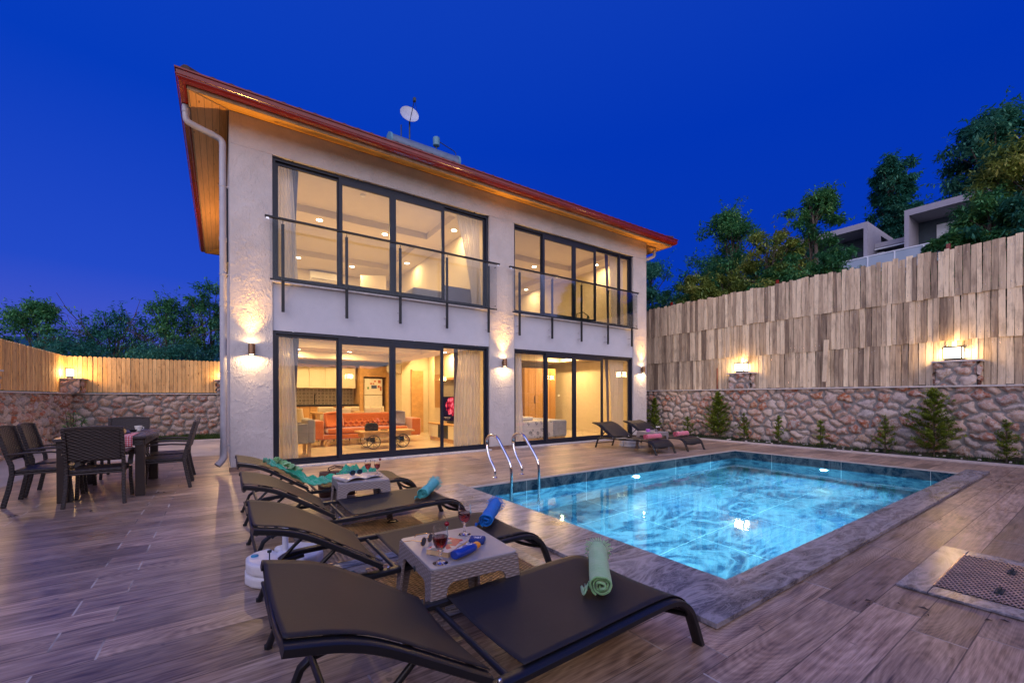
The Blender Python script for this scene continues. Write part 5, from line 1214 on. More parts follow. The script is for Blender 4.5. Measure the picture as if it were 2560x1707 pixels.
# sofa
so_ = thing('tufted_sofa', 'orange velvet sofa with a deep buttoned back', 'sofa', (2.95, 2.95, .03))
def tuft(u, v):
    x = -.98+1.96*u; z = .36+.40*v; a = (u*14) % 1; b = (v*4+.5*(int(u*14) % 2)) % 1
    d_ = 0
    for r_ in range(5):
        for c_ in range(16):
            cx_, cz_ = -.98+1.96*(c_+.5*(r_ % 2))/14.0, .40+.09*r_; q = ((x-cx_)/.028)**2+((z-cz_)/.022)**2
            if q < 9: d_ = max(d_, math.exp(-q*.5))
    e = min(1, min(u, 1-u)*16, )
    return (x, .12-.065*(1-d_)*min(1, 6*min(v+.05, 1.02-v))-.02*v*0+.10*v, z)
MB().grid(tuft, 180, 46).build('backrest', 'orange_velvet', so_, smooth=True)
MB().box(-.98, .13, .30, .98, .30, .765).build('back_shell', 'orange_velvet', so_, bevel=.04, seg=4)
MB().box(-.98, -.40, .28, .98, .12, .42).build('seat', 'orange_velvet', so_, bevel=.045, seg=4)
MB().box(-1.12, -.42, .17, 1.12, .28, .275).build('base', 'orange_velvet', so_, bevel=.02)
for s_ in (-1, 1):
    MB().box(s_*1.20-.12, -.45, .17, s_*1.20+.12, .28, .62).build('armrest', 'orange_velvet', so_, bevel=.04, seg=4)
    for y in (-.36, .20): MB().sweep([(s_*1.02, y, 0), (s_*1.0, y, .09), (s_*.92, y, .165)], [(-.03, -.03), (.03, -.03), (.03, .03), (-.03, .03)], up=(0, 1, 0)).build('leg', 'oak_wood', so_, bevel=.004)
for s_, lb in ((-1, 'left'), (1, 'right')):
    c_ = MB().grid(lambda u, v: ((u-.5)*.40, .07*math.sin(math.pi*u)**.5*math.sin(math.pi*v)**.5, (v-.5)*.36), 16, 16).build('cushion', 'orange_velvet' if s_ < 0 else 'drape', smooth=True, solid=.06); c_.location = (2.95+s_*.80, 2.83, .66); c_.rotation_euler = (-.25, .1*s_, 0); tag(c_, ('orange' if s_ < 0 else 'dark patterned')+' cushion at the %s end of the orange sofa' % lb, 'cushion')
# cart coffee table
ct = thing('coffee_table', 'wooden cart style coffee table on four spoked wheels', 'coffee table', (3.05, 1.72, .03))
MB().box(-.62, -.30, .36, .62, .30, .40).build('table_top', 'oak_wood', ct, bevel=.006); MB().box(-.55, -.25, .26, .55, .25, .358).build('drawer_box', 'oak_wood', ct, bevel=.004)
for x in (-.34, .34):
    for y in (-.27, .27):
        m = MB(); m.tube([(x+.15*math.cos(t_), y, .155+.15*math.sin(t_)) for t_ in np.linspace(0, 2*math.pi, 29)[:-1]], .009, 8, closed=True, up=(0, 1, 0))
        for k in range(4): a = math.pi*k/4; m.tube([(x-.15*math.cos(a), y, .155-.15*math.sin(a)), (x+.15*math.cos(a), y, .155+.15*math.sin(a))], .004, 6)
        m.build('wheel', 'black_metal', ct, smooth=True)
    MB().tube([(x, -.28, .155), (x, .28, .155)], .010, 8).build('axle', 'black_metal', ct); MB().box(x-.05, -.2, .16, x+.05, .2, .259).build('bracket', 'black_metal', ct)
hb = thing('handbag', 'black leather handbag on the coffee table', 'handbag', (2.72, 1.66, .431)); MB().prism([(-.14, 0), (.14, 0), (.15, .10), (.12, .17), (.0, .185), (-.11, .17), (-.15, .09)], -.05, .05, lambda a, b, c: (a, c, b)).build('body', 'rubber', hb, bevel=.015, seg=3); MB().tube([(-.08, 0, .17), (-.05, 0, .22), (.05, 0, .22), (.08, 0, .17)], .007, 8).build('strap', 'rubber', hb)
r_ = MB().box(-.025, -.08, 0, .025, .08, .018).build('remote_control', 'rubber', bevel=.004); r_.location = (3.02, 1.68, .432); r_.rotation_euler = (0, 0, .9); tag(r_, 'black remote control lying on the coffee table', 'remote control')
# armchair
ac = thing('grey_armchair', 'grey fabric armchair with a wooden leg, seen from its side beside the left curtain', 'armchair', (.98, 1.25, .03), 0)
MB().box(-.42, -.36, .33, .40, .34, .50).build('seat', 'grey_upholstery', ac, bevel=.04, seg=4); MB().box(.28, -.40, .27, .43, .38, .74).build('backrest', 'grey_upholstery', ac, bevel=.05, seg=4)
for y in (-.40, .30): MB().box(-.42, y, .27, .30, y+.10, .66).build('armrest', 'grey_upholstery', ac, bevel=.03, seg=3)
for x in (-.3, .30):
    for y in (-.3, .28): MB().box(x, y, 0, x+.06, y+.06, .27).build('leg', 'oak_wood', ac)
MB().box(-.3, -.28, .0, .36, -.25, .04).build('stretcher', 'oak_wood', ac)
# indoor dining
it = thing('indoor_dining_table', 'oak dining table behind the orange sofa', 'dining table', (2.9, 4.55, .03)); MB().box(-.95, -.42, .71, .95, .42, .75).build('table_top', 'oak_wood', it, bevel=.004)
for a in (-1, 1):
    for b in (-1, 1): MB().box(a*.86-.04, b*.34-.04, 0, a*.86+.04, b*.34+.04, .709).build('leg', 'oak_wood', it)
def ichair(label, x, y, rz):
    o = thing('upholstered_chair', label, 'chair', (x, y, .03), rz, 'cream upholstered chairs at the indoor table')
    MB().box(-.22, -.22, .40, .22, .22, .48).build('seat', 'cream_upholstery', o, bevel=.025, seg=3)
    MB().grid(lambda u, v: ((u-.5)*.44, -.20-.05*v-.03*math.sin(math.pi*u), .50+.38*v), 10, 8).build('backrest', 'cream_upholstery', o, smooth=True, solid=.05)
    for a in (-1, 1):
        for b in (-1, 1): MB().tube([(a*.20, b*.20, 0), (a*.17, b*.17, .40)], .012, 8).build('leg', 'black_metal', o)
    return o
ic = ichair('cream chair in front of the indoor table at its left', 2.55, 3.98, 0)
dup(ic, (3.35, 3.98, .03), 0, 'cream chair in front of the indoor table at its right')
dup(ic, (2.45, 5.10, .03), math.pi, 'cream chair behind the indoor table at its left'); dup(ic, (3.2, 5.10, .03), math.pi, 'cream chair behind the indoor table near its middle'); dup(ic, (3.95, 5.05, .03), math.pi, 'cream chair behind the indoor table by the fridge')
dup(ic, (1.78, 4.2, .03), -1.3, 'cream chair at the left end of the indoor table, turned sideways')
for i, (x, y) in enumerate(((2.3, 4.4), (3.5, 4.5), (2.95, 4.45))):
    small('dinner_plate', 'plate on the indoor dining table, %s' % ('left', 'right', 'middle')[i], 'plate', (x, y, .782), 0, [('dish', MB().lathe([(.0001, 0), (.07, 0), (.11, .014), (.108, .017), (.068, .004), (.0001, .004)], n=24), 'white_enamel' if i < 2 else 'red_paint')])
# kitchen
t = mat('patterned_tile'); p = t.pos(); x, y, z = t.xyz(p)[0:3]
ux, uz = t.m('DIVIDE', x, .115), t.m('DIVIDE', z, .115); cxy = t.vec(t.m('FLOOR', ux), t.m('FLOOR', uz), 0.0)
wnn = t.n('ShaderNodeTexWhiteNoise', {'Vector': cxy}, noise_dimensions='3D'); r3 = t.xyz(wnn.outputs['Color'])
fx, fz = t.m('SUBTRACT', t.m('FRACT', ux), .5), t.m('SUBTRACT', t.m('FRACT', uz), .5)
rad = t.m('SQRT', t.m('ADD', t.m('MULTIPLY', fx, fx), t.m('MULTIPLY', fz, fz))); sq = t.m('MAXIMUM', t.m('ABSOLUTE', fx), t.m('ABSOLUTE', fz)); di = t.m('ADD', t.m('ABSOLUTE', fx), t.m('ABSOLUTE', fz))
sel = t.m('GREATER_THAN', r3[0], .5); shp = t.m('ADD', t.m('MULTIPLY', sel, sq), t.m('MULTIPLY', t.m('SUBTRACT', 1.0, sel), t.m('ADD', t.m('MULTIPLY', rad, .6), t.m('MULTIPLY', di, .3))))
pt = t.m('GREATER_THAN', t.m('SINE', t.m('MULTIPLY', shp, t.m('MULTIPLY_ADD', r3[1], 26, 14))), .0)
inside = t.m('LESS_THAN', sq, .36)
t.out(t.principled(color=t.mix(t.m('MULTIPLY', pt, inside), (.55, .50, .42), t.mix(r3[2], (.06, .07, .10), (.30, .25, .20))), rough=0.25))
kc = thing('kitchen_wall_units', 'row of pale kitchen wall cupboards with an oak top trim', 'kitchen cupboards', (0, 6.6, 0))
for i in range(7): MB().box(.30+.475*i, -.005, 1.50, .30+.475*i+.470, .56, 2.19).build('door', 'pale_laminate', kc, bevel=.003)
MB().box(.28, -.03, 2.192, 3.64, .56, 2.255).build('trim', 'oak_wood', kc)
kb = thing('kitchen_counter', 'kitchen base units with a black worktop', 'kitchen counter', (0, 6.5, .03))
for i in range(7): MB().box(.30+.475*i, 0, .08, .30+.475*i+.470, .66, .88).build('door', 'oak_panel', kb, bevel=.003)
MB().box(.26, -.03, .882, 3.70, .66, .935).build('worktop', 'black_metal', kb, bevel=.004)
MB().box(.26, .655, .936, 3.66, .662, 1.468).build('backsplash', 'patterned_tile', kb)
MB().tube([(2.42, .5, .93), (2.42, .5, 1.2), (2.42, .44, 1.27), (2.42, .34, 1.25)], .014, 8).build('tap', 'rubber', kb, smooth=True)
fs_ = thing('fridge_surround', 'oak surround framing the white fridge', 'cabinet', (0, 6.35, .03))
MB().box(3.70, 0, 0, 3.82, .80, 2.22).build('side_panel', 'oak_wood', fs_); MB().box(4.60, 0, 0, 4.70, .80, 2.22).build('side_panel', 'oak_wood', fs_); MB().box(3.822, .01, 1.86, 4.598, .80, 2.22).build('top_cupboard', 'oak_wood', fs_, bevel=.003)
fr_ = thing('fridge', 'white two door fridge covered with magnets', 'fridge', (4.17, 6.42, .03)); MB().box(-.31, 0, .03, .31, .6, 1.235).build('lower_door', 'white_enamel', fr_, bevel=.02, seg=3); MB().box(-.31, 0, 1.25, .31, .6, 1.80).build('freezer_door', 'white_enamel', fr_, bevel=.02, seg=3)
for x, z, w, h, mm_ in ((.02, 1.52, .18, .11, 'magnet_blue'), (-.18, 1.48, .05, .08, 'magnet_green'), (.05, 1.71, .06, .05, 'magnet_red'), (.2, 1.70, .09, .10, 'magnet_red'), (-.08, 1.63, .06, .05, 'magnet_red'), (.0, 1.63, .06, .04, 'magnet_red'), (.18, 1.53, .06, .08, 'magnet_red'), (.25, 1.46, .05, .15, 'magnet_red')):
    MB().box(x-w/2, -.006, z-h/2, x+w/2, -.001, z+h/2).build('magnet', mm_, fr_)
def aircon(label, loc, rz):
    o = thing('air_conditioner', label, 'air conditioner', loc, rz); MB().prism([(0, 0), (-.10, 0), (-.19, .06), (-.21, .12), (-.21, .27), (-.19, .29), (0, .29)], -.42, .42, lambda a, b, c: (c, a, b)).build('casing', 'white_enamel', o, bevel=.012, seg=3)
    MB().box(-.36, -.192, .035, .36, -.17, .05).build('louvre', 'grey_upholstery', o)
aircon('wall mounted air conditioner on the side wall near the fridge', (4.719, 5.65, 1.98), -math.pi/2)
aircon('wall mounted air conditioner in the wide upper room', (2.72, 7.16, 5.06), 0)
dr = thing('inner_door', 'oak inner door beside the kitchen', 'door', (5.26, 5.198, .03)); MB().box(-.19, -.04, 0, .19, -.001, 2.04).build('leaf', 'oak_wood', dr, bevel=.003); MB().box(-.23, -.05, 0, -.191, -.001, 2.08).build('frame', 'oak_wood', dr)
pc = thing('wall_panel', 'tall beige panel on the wall beyond the television', 'wall panel', (5.058, 2.9+.2, .9)); MB().box(-.03, -.2, 0, 0, .2, .95).build('panel', 'oak_panel', pc)
# tv
tu = thing('television_unit', 'low cream and oak television cabinet', 'television cabinet', (4.84, 1.95, .03)); MB().box(-.22, -.92, .44, .215, .92, .475).build('top', 'oak_wood', tu, bevel=.003)
for i in range(3): MB().box(-.20, -.90+.605*i, .10, .215, -.90+.605*i+.595, .438).build('drawer', 'pale_laminate' if i != 1 else 'rubber', tu, bevel=.003)
MB().box(-.17, -.88, 0, .215, .88, .099).build('plinth', 'oak_wood', tu); MB().box(.17, -.9, .6, .215, .9, 1.62).build('back_panel', 'grey_upholstery', tu); MB().box(-.03, -.9, 1.621, .215, .9, 1.68).build('shelf', 'oak_wood', tu)
t = mat('tv_picture'); o = t.obj(); x, y, z = t.xyz(o)[0:3]
pv = t.n('ShaderNodeTexVoronoi', {'Vector': t.map(o, loc=(0, .1, .2)), 'Scale': 9.0, 'Randomness': 1.0}); dd_ = pv.outputs['Distance']
pet = t.ramp(dd_, [(0.0, (1.0, .38, .42)), (0.35, (1.0, .10, .14)), (0.6, (.55, .01, .03)), (0.85, (.05, .0, .02))])
blob = t.m('ADD', t.m('POWER', t.m('DIVIDE', y, .38), 2.0), t.m('POWER', t.m('DIVIDE', t.m('SUBTRACT', z, .08), .26), 2.0)); blob = t.m('ADD', blob, t.m('MULTIPLY', t.noise(o, 7, 3), 1.2))
t.out(t.n('ShaderNodeEmission', {'Color': t.mix(t.m('LESS_THAN', blob, 1.5), (.015, .008, .02), pet), 'Strength': 1.1}))
tv = thing('television', 'flat television showing pink flowers on black', 'television', (4.93, 1.95, .88)); MB().box(-.02, -.56, -.33, .02, .56, .33).build('casing', 'rubber', tv, bevel=.004); MB().box(-.0225, -.545, -.315, -.0205, .545, .315).build('screen', 'tv_picture', tv)
m = MB(); m.box(-.0235, .10, -.235, -.0227, .48, -.225); m.box(-.0235, .16, -.265, -.0227, .44, -.258); m.build('caption_lines', 'print_white', tv); MB().box(-.08, -.2, -.37, .08, .2, -.331).build('stand', 'rubber', tv)
# bedroom below
t = mat('floral_bedspread'); o = t.obj(); v = t.n('ShaderNodeTexVoronoi', {'Vector': o, 'Scale': 7.0}).outputs['Distance']
k = t.m('MULTIPLY', t.m('LESS_THAN', v, .36), t.m('GREATER_THAN', t.m('SINE', t.m('MULTIPLY', t.noise(o, 14, 3), 46)), -.1))
t.out(t.principled(color=t.mix(k, (.58, .57, .62), (.10, .12, .18)), rough=.9))
bd = thing('floral_bed', 'double bed with a grey floral bedspread in the ground floor bedroom', 'bed', (7.05, 1.75, .03)); MB().box(-.72, -.98, .05, .85, .98, .52).build('bedspread', 'floral_bedspread', bd, bevel=.07, seg=4); MB().box(.30, -.99, .06, .86, .99, .53).build('throw', 'blue_throw', bd, bevel=.07, seg=4); MB().box(-.74, -.95, 0, .80, .95, .06).build('base', 'oak_wood', bd)
for i, (x, y) in enumerate(((-.35, -.45), (-.1, .35))):
    q = MB().box(-.28, -.20, -.05, .28, .20, .05).build('pillow', 'white_enamel', bevel=.045, seg=4); q.location = (7.05+x, 1.75+y, .03+.575); tag(q, 'white pillow on the floral bed, %s' % ('nearer the glass', 'farther from the glass')[i], 'pillow')
wr = thing('wardrobe', 'tall oak wardrobe in the ground floor bedroom', 'wardrobe', (8.06, 3.0, .03)); 
for i in range(3): MB().box(.44*i, 0, .0, .44*i+.435, .26, 2.12).build('door', 'oak_panel', wr, bevel=.003)
for i in (0, 1): MB().box(.44*i+.40, -.02, .95, .44*i+.415, -.001, 1.2).build('handle', 'black_metal', wr)
sp_ = MB().box(-.04, -.012, -.04, .04, 0, .04).build('light_switch', 'white_enamel', bevel=.003); sp_.location = (9.75, 3.279, 1.25); tag(sp_, 'white switch plate on the ground floor bedroom wall', 'light switch')
# upper rooms
wu = thing('upper_wardrobe', 'oak wardrobe at the back of the narrow upper room', 'wardrobe', (5.35, 4.2, 3.12))
for i in range(3): MB().box(.46*i, 0, .0, .46*i+.455, .6, 2.1).build('door', 'oak_panel', wu, bevel=.003)
up_ = thing('open_door', 'half open white door at the back of the wide upper room', 'door', (4.35, 5.6, 3.12), 2.6); MB().box(0, -.02, 0, .82, .02, 2.05).build('leaf', 'white_plaster', up_, bevel=.003); MB().tube([(.74, .03, 1.0), (.74, .06, 1.0), (.62, .06, 1.0)], .009, 8).build('handle', 'chrome', up_)
ub = thing('upper_bed', 'bed with a dark headboard near the right of the wide upper window', 'bed', (3.95, 1.6, 3.12)); MB().box(-.6, -.9, .1, .8, .9, .5).build('mattress', 'grey_upholstery', ub, bevel=.06, seg=3); MB().box(.1, -.95, 0, .9, -.91, .62).build('headboard', 'drape', ub)
sl_ = thing('swing_lamp', 'slim black reading lamp by the narrow upper window', 'lamp', (8.3, .8, 3.15)); MB().tube([(0, 0, .0), (0, 0, .42), (.25, .0, .5), (.45, 0, .42)], .012, 8).build('arm', 'rubber', sl_); MB().lathe([(.0001, .0), (.10, 0), (.10, .012), (.0001, .015)], n=20).build('base', 'rubber', sl_); MB().lathe([(.05, .34), (.02, .42), (.0001, .42)], .45, 0, 0, 16).build('shade', 'rubber', sl_)

# ================================================================ ROOF GEAR
tk = thing('water_tank', 'pale cylindrical solar water tank on the roof', 'water tank', (4.6, 3.0, 8.02))
MB().tube([(-.98, 0, 0), (-.96, 0, 0), (.96, 0, 0), (.98, 0, 0)], .20, 28).build('drum', 'tank_steel', tk, smooth=True)
for s_ in (-1, 1): MB().tube([(s_*.97, 0, 0), (s_*1.03, 0, 0)], .222, 28).build('end_cap', 'tank_dark', tk, smooth=True)
MB().tube([(-1.03, 0, -.03), (-1.12, 0, -.05), (-1.25, 0, -.13), (-1.4, 0, -.2)], .018, 8).build('pipe', 'dark_plastic', tk)
for x in (-.7, .7):
    for y in (-.25, .25): MB().bar((x, y*.6, -.15), (x, y, -1.15), .03, .03).build('stand_leg', 'dark_plastic', tk)
fb_ = thing('expansion_tank', 'small dark header tank with a bent pipe on the roof', 'header tank', (4.98, 3.05, 8.36)); MB().lathe([(.07, 0), (.095, .02), (.10, .22), (.09, .24), (.0001, .245)], n=24).build('body', 'tank_dark', fb_, smooth=True); MB().tube([(.10, 0, .16), (.55, 0, .05), (.62, 0, .0), (.62, 0, -1.2)], .012, 8).build('pipe', 'dark_plastic', fb_); MB().tube([(0, 0, 0), (0, 0, -.15)], .02, 8).build('neck', 'dark_plastic', fb_)
ds = thing('satellite_dish', 'round pale satellite dish on a pole on the roof', 'satellite dish', (4.12, 2.9, 8.86), 0)
m = MB(); m.lathe([(.0001, .04), (.12, .03), (.2, .008), (.25, -.02), (.25, -.026), (.2, .0), (.0001, .03)], n=32); q = Vector((0, 0, 1)).rotation_difference(Vector((.15, .9, -.25))).to_matrix(); m.v = [tuple(q @ Vector(v)) for v in m.v]; m.build('reflector', 'dish_paint', ds, smooth=True)
MB().tube([(.0, -.02, -.24), (-.04, -.45, .10)], .010, 6).build('feed_arm', 'dark_plastic', ds); MB().box(-.07, -.50, .07, .0, -.42, .17).build('feed_horn', 'dark_plastic', ds, bevel=.01); MB().tube([(.22, -.01, .08), (-.02, -.45, .14)], .004, 6).build('stay', 'dark_plastic', ds)
MB().tube([(.03, .06, -.1), (.03, .06, -2.0)], .022, 8).build('mast', 'dark_plastic', ds)
p_ = MB().tube([(0, 0, 0), (0, 0, 1.7)], .016, 8).build('antenna_pole', 'dark_plastic'); p_.location = (4.0, 3.2, 7.0); tag(p_, 'thin bare pole standing behind the satellite dish on the roof', 'pole')

# ================================================================ NEIGHBOUR HOUSE ON THE SLOPE
t = mat('neighbour_glass'); t.out(t.n('ShaderNodeMixShader', {0: .55, 1: t.n('ShaderNodeBsdfTransparent', {}), 2: t.n('ShaderNodeBsdfDiffuse', {'Color': (.45, .55, .66, 1)})}))
def nbox(nm, mt, x0, y0, z0, x1, y1, z1, parent): return MB().box(x0-26, y0, z0-5, x1-26, y1, z1-5).build(nm, mt, parent)
nb = thing('hillside_house', 'modern flat roofed grey house with framed balconies on the slope beyond the fence', 'house', (26, 0, 5))
nbox('rear_block', 'neighbour_dark', 27.8, -9.5, 5, 36, 4.2, 8.85, nb)
for y0, y1, zt, zb in ((-.95, 3.4, 9.75, 7.1), (-6.9, -2.30, 9.78, 6.9)):
    nbox('roof_slab', 'neighbour_wall', 26, y0, zt-.28, 30, y1, zt, nb); nbox('side_fin', 'neighbour_wall', 26, y0, 6, 28, y0+.16, zt-.281, nb); nbox('side_fin', 'neighbour_wall', 26, y1-.16, 6, 28, y1, zt-.281, nb); nbox('upper_block', 'neighbour_dark', 27.6, y0+.16, 6, 29, y1-.16, zt-.281, nb)
nbox('roof_slab', 'neighbour_wall', 27.0, -2.29, 8.62, 30, -.96, 8.85, nb)
nbox('balcony_floor', 'neighbour_wall', 25.9, -9, 6.9, 27.6, 3.4, 7.1, nb); nbox('base_wall', 'neighbour_wall', 26.3, -9.5, 3, 28, 4.2, 6.9, nb)
for y in (-5.5, -4.0, 1.0, 2.2): nbox('window', 'neighbour_white', 27.52, y, 7.15, 27.59, y+.9, 9.2, nb)
nbox('window', 'neighbour_white', 27.72, -1.6, 7.15, 27.79, -.4, 8.3, nb)
rl = nbox('balcony_rail', 'neighbour_white', 25.9, -9, 7.98, 25.95, 3.4, 8.03, nb); nbox('glass_panel', 'neighbour_glass', 25.92, -9, 7.12, 25.94, 3.4, 7.97, rl)
for y in np.arange(-9, 3.5, 1.0): nbox('rail_post', 'neighbour_white', 25.9, y, 7.1, 25.95, y+.05, 7.98, rl)
nbox('gutter_pipe', 'neighbour_white', 26.9, -2.28, 8.5, 26.95, -.97, 8.56, nb)
nbox('outdoor_unit', 'neighbour_white', 27.3, -1.25, 8.15, 27.6, -.65, 8.45, nb)
nb2 = thing('upper_house', 'pale terraced house higher on the slope behind the large tree', 'house', (34, -9, 7))
MB().box(0, -6, 0, 6, 3.5, 4.6).build('wall', 'neighbour_white', nb2); MB().box(-.3, -6.2, 4.61, 6, 3.7, 4.85).build('roof_slab', 'neighbour_wall', nb2)
for y in (-3.5, -1, 1.4): f_ = MB().box(-.03, y, 2.2, -.001, y+1.2, 3.9).build('window', 'neighbour_dark', nb2)

# ================================================================ VEGETATION
def leaves(m, c_, R_, n, size, rg, dens=1.0, aspect=.28, droop=.3, tone=(0, 1)):
    """n leaf blades in an ellipsoid clump"""
    for _ in range(n):
        while True:
            p = (rg.uniform(-1, 1), rg.uniform(-1, 1), rg.uniform(-1, 1)); d_ = p[0]**2+p[1]**2+p[2]**2
            if d_ < 1: break
        k = 1 if d_ > .25 else .9
        x, y, z = c_[0]+p[0]*R_[0]*k, c_[1]+p[1]*R_[1]*k, c_[2]+p[2]*R_[2]*k
        a = rg.uniform(0, 6.283); e = rg.uniform(-.9, .7)-droop; l = size*rg.uniform(.6, 1.35); w = l*aspect
        dx, dy, dz = math.cos(a)*math.cos(e), math.sin(a)*math.cos(e), math.sin(e); sx_, sy_ = -math.sin(a), math.cos(a); tw_ = rg.uniform(-.6, .6)
        m.cur = (tone[0]+(tone[1]-tone[0])*rg.random(), rg.random(), 0)
        m.add([(x, y, z), (x+dx*l*.5+sx_*w*.5, y+dy*l*.5+sy_*w*.5, z+dz*l*.5+tw_*w*.5), (x+dx*l, y+dy*l, z+dz*l), (x+dx*l*.5-sx_*w*.5, y+dy*l*.5-sy_*w*.5, z+dz*l*.5-tw_*w*.5)], [(0, 1, 2, 3)])
def tree(name, label, loc, h, rad, seed, mt='leaf_green', clumps=60, per=170, leaf=.13, trunk=.12, shape='round', gaps=.0, bare=0, base=.06, cat='tree', group='trees beyond the fences', aspect=.28, csize=1.0):
    o = thing(name, label, cat, loc, group=group); rg = random.Random(seed); m = MB(); tm = MB()
    tm.tube(smooth_path([(0, 0, -.4), (rg.uniform(-.1, .1), rg.uniform(-.1, .1), h*.2), (rg.uniform(-.2, .2), rg.uniform(-.2, .2), h*.45), (rg.uniform(-.3, .3)*rad*.3, rg.uniform(-.3, .3)*rad*.3, h*.85)], 3), trunk, 8)
    k = 8; n_ = len(tm.v)//k
    for i in range(n_):
        f_ = 1-.85*i/(n_-1); c_ = [sum(tm.v[i*k+j][q] for j in range(k))/k for q in range(3)]
        for j in range(k): v = tm.v[i*k+j]; tm.v[i*k+j] = tuple(c_[q]+(v[q]-c_[q])*f_ for q in range(3))
    for i in range(clumps):
        t_ = (i+.5)/clumps; z = h*(base+(1-base)*t_**.9) if shape != 'round' else h*(base+(1-base)*rg.random()**.8)
        if shape == 'column': rr_ = rad*(math.sin(math.pi*min(1, .18+.82*(1-t_)))**.6)*rg.uniform(.25, 1)
        elif shape == 'cone': rr_ = rad*(1-t_*.95)*rg.uniform(.3, 1)
        else:
            zz = (z/h-base)/(1-base); rr_ = rad*math.sqrt(max(.03, 1-(2*zz*.9-.8)**2))*rg.uniform(.25, 1.0)
        a = rg.uniform(0, 6.283); c_ = (rr_*math.cos(a), rr_*math.sin(a), z)
        s_ = rad*rg.uniform(.14, .27)*csize if shape != 'cone' else rad*rg.uniform(.16, .26)*(1.1-t_)
        tn = rg.uniform(0, .55); leaves(m, c_, (s_, s_, s_*.75), int(per*1.45*rg.uniform(.5, 1.3)), leaf*1.1, rg, aspect=aspect, tone=(tn*.8, tn+.45))
        if i % 2 == 0:
            z0 = z*rg.uniform(.45, .8); tm.tube([(0, 0, z0), (c_[0]*.5, c_[1]*.5, (z0+z)/2+.05), (c_[0], c_[1], z)], max(.008, trunk*.13), 5)
        # trailing twigs that break the outline
        for _ in range(2):
            d_ = Vector((rg.uniform(-1, 1), rg.uniform(-1, 1), rg.uniform(-.1, 1.2))).normalized(); L_ = s_*rg.uniform(1.1, 1.9)
            for q in range(9): pp = Vector(c_)+d_*L_*(q/8+.3); leaves(m, tuple(pp), (.05, .05, .05), 2, leaf, rg, aspect=aspect, tone=(tn*.8, tn+.45))
    for i in range(bare):
        a = rg.uniform(0, 6.283); p0 = Vector((rg.uniform(-.2, .2)*rad, rg.uniform(-.2, .2)*rad, h*.62)); d_ = Vector((math.cos(a)*1.0, math.sin(a)*.6, rg.uniform(.35, .8))).normalized(); L_ = rad*rg.uniform(.8, 1.35); tm.tube([tuple(p0), tuple(p0+d_*L_*.5+Vector((0, 0, .1))), tuple(p0+d_*L_)], .012, 4)
        for q in range(5):
            s0 = p0+d_*L_*rg.uniform(.4, .95); e_ = (d_+Vector((rg.uniform(-.7, .7), rg.uniform(-.7, .7), rg.uniform(-.3, .5)))).normalized()*L_*.3; tm.tube([tuple(s0), tuple(s0+e_)], .006, 4)
    m.build('crown', mt, o, recalc=False); tm.build('trunk', 'bark', o, smooth=True, recalc=False)
    return o
# right, on the bank above the fence
tree('bushy_tree', 'dark bushy tree just behind the right end of the house roof', (15.6, 3.9, 3.9), 3.1, 1.7, 1, 'leaf_dark', 46, 150, .12)
tree('bushy_tree', 'low golden green shrub spilling over the far end of the weathered fence', (13.2, .2, 3.5), 1.75, .8, 2, 'leaf_olive', 34, 120, .12, .04)
tree('leafy_tree', 'green leafy tree with an upright top, second beyond the weathered fence', (15.4, .1, 4.0), 3.9, 1.45, 3, 'leaf_green', 64, 150, .13)
tree('leafy_tree', 'taller green tree with thin upright twigs left of the grey house', (15.0, -2.6, 4.0), 3.6, 1.0, 4, 'leaf_green', 50, 130, .13)
tree('leafy_tree', 'yellow green bushy tree between two green trees beyond the fence', (14.3, -1.7, 3.6), 2.9, 1.1, 5, 'leaf_olive', 44, 130, .13)
tree('leafy_tree', 'small green tree with its crown against the grey house left wing', (14.0, -3.3, 3.5), 1.75, .8, 6, 'leaf_green', 34, 110, .12)
tree('low_shrub', 'low green shrub in front of the grey house balcony', (13.4, -4.75, 3.4), 1.0, .45, 7, 'leaf_green', 18, 70, .12, .03, cat='shrub')
tree('leafy_tree', 'green tree overhanging the weathered fence near the right frame edge', (13.9, -6.45, 3.4), 2.2, .8, 8, 'leaf_green', 54, 150, .12)
tree('leafy_tree', 'large yellow green tree at the right frame edge', (14.6, -7.15, 3.5), 3.5, 1.25, 9, 'leaf_olive', 80, 160, .13)
tree('leafy_tree', 'dense green tree low behind the large yellow green tree', (15.6, -6.5, 3.6), 2.7, 1.1, 19, 'leaf_green', 54, 150, .13)
tree('poplar', 'tall narrow dark poplar standing behind the grey house', (38, 1.0, 9), 8.3, 1.35, 10, 'leaf_dark', 130, 170, .26, .2, 'column', base=.05, csize=1.2)
tree('poplar', 'broad dark tree towering behind the trees at the right', (33, -4.3, 8), 7.8, 2.3, 11, 'leaf_dark', 120, 190, .28, .25, base=.15)
tree('bushy_tree', 'dark tree low on the slope under the grey house left wing', (19, 2.6, 4.8), 2.8, 2.0, 12, 'leaf_dark', 60, 170, .16)
tree('leafy_tree', 'dark shrubby tree filling the gap behind the fence, third from the house', (16.8, -1.2, 4.2), 2.0, 1.6, 20, 'leaf_dark', 46, 150, .14)
for i_, (x_, y_, h_, r_, mt_, lb_) in enumerate(((14.2, 3.1, 1.9, 1.1, 'leaf_dark', 'low dark bush filling the bank right behind the house end of the fence'), (14.0, 1.3, 1.7, 1.0, 'leaf_green', 'low green bush below the first tall green tree'), (13.6, -.6, 1.5, .9, 'leaf_olive', 'low olive green bush leaning on the fence'), (13.9, -2.0, 1.5, .9, 'leaf_green', 'low green bush under the yellow green tree'), (13.5, -5.85, 1.2, .5, 'leaf_green', 'low green bush by the right part of the balcony'), (13.5, -6.9, 1.6, .8, 'leaf_dark', 'low dark bush at the right frame edge'))):
    tree('low_shrub', lb_, (x_, y_, 3.6), h_, r_, 60+i_, mt_, 34, 130, .12, .03, cat='shrub')
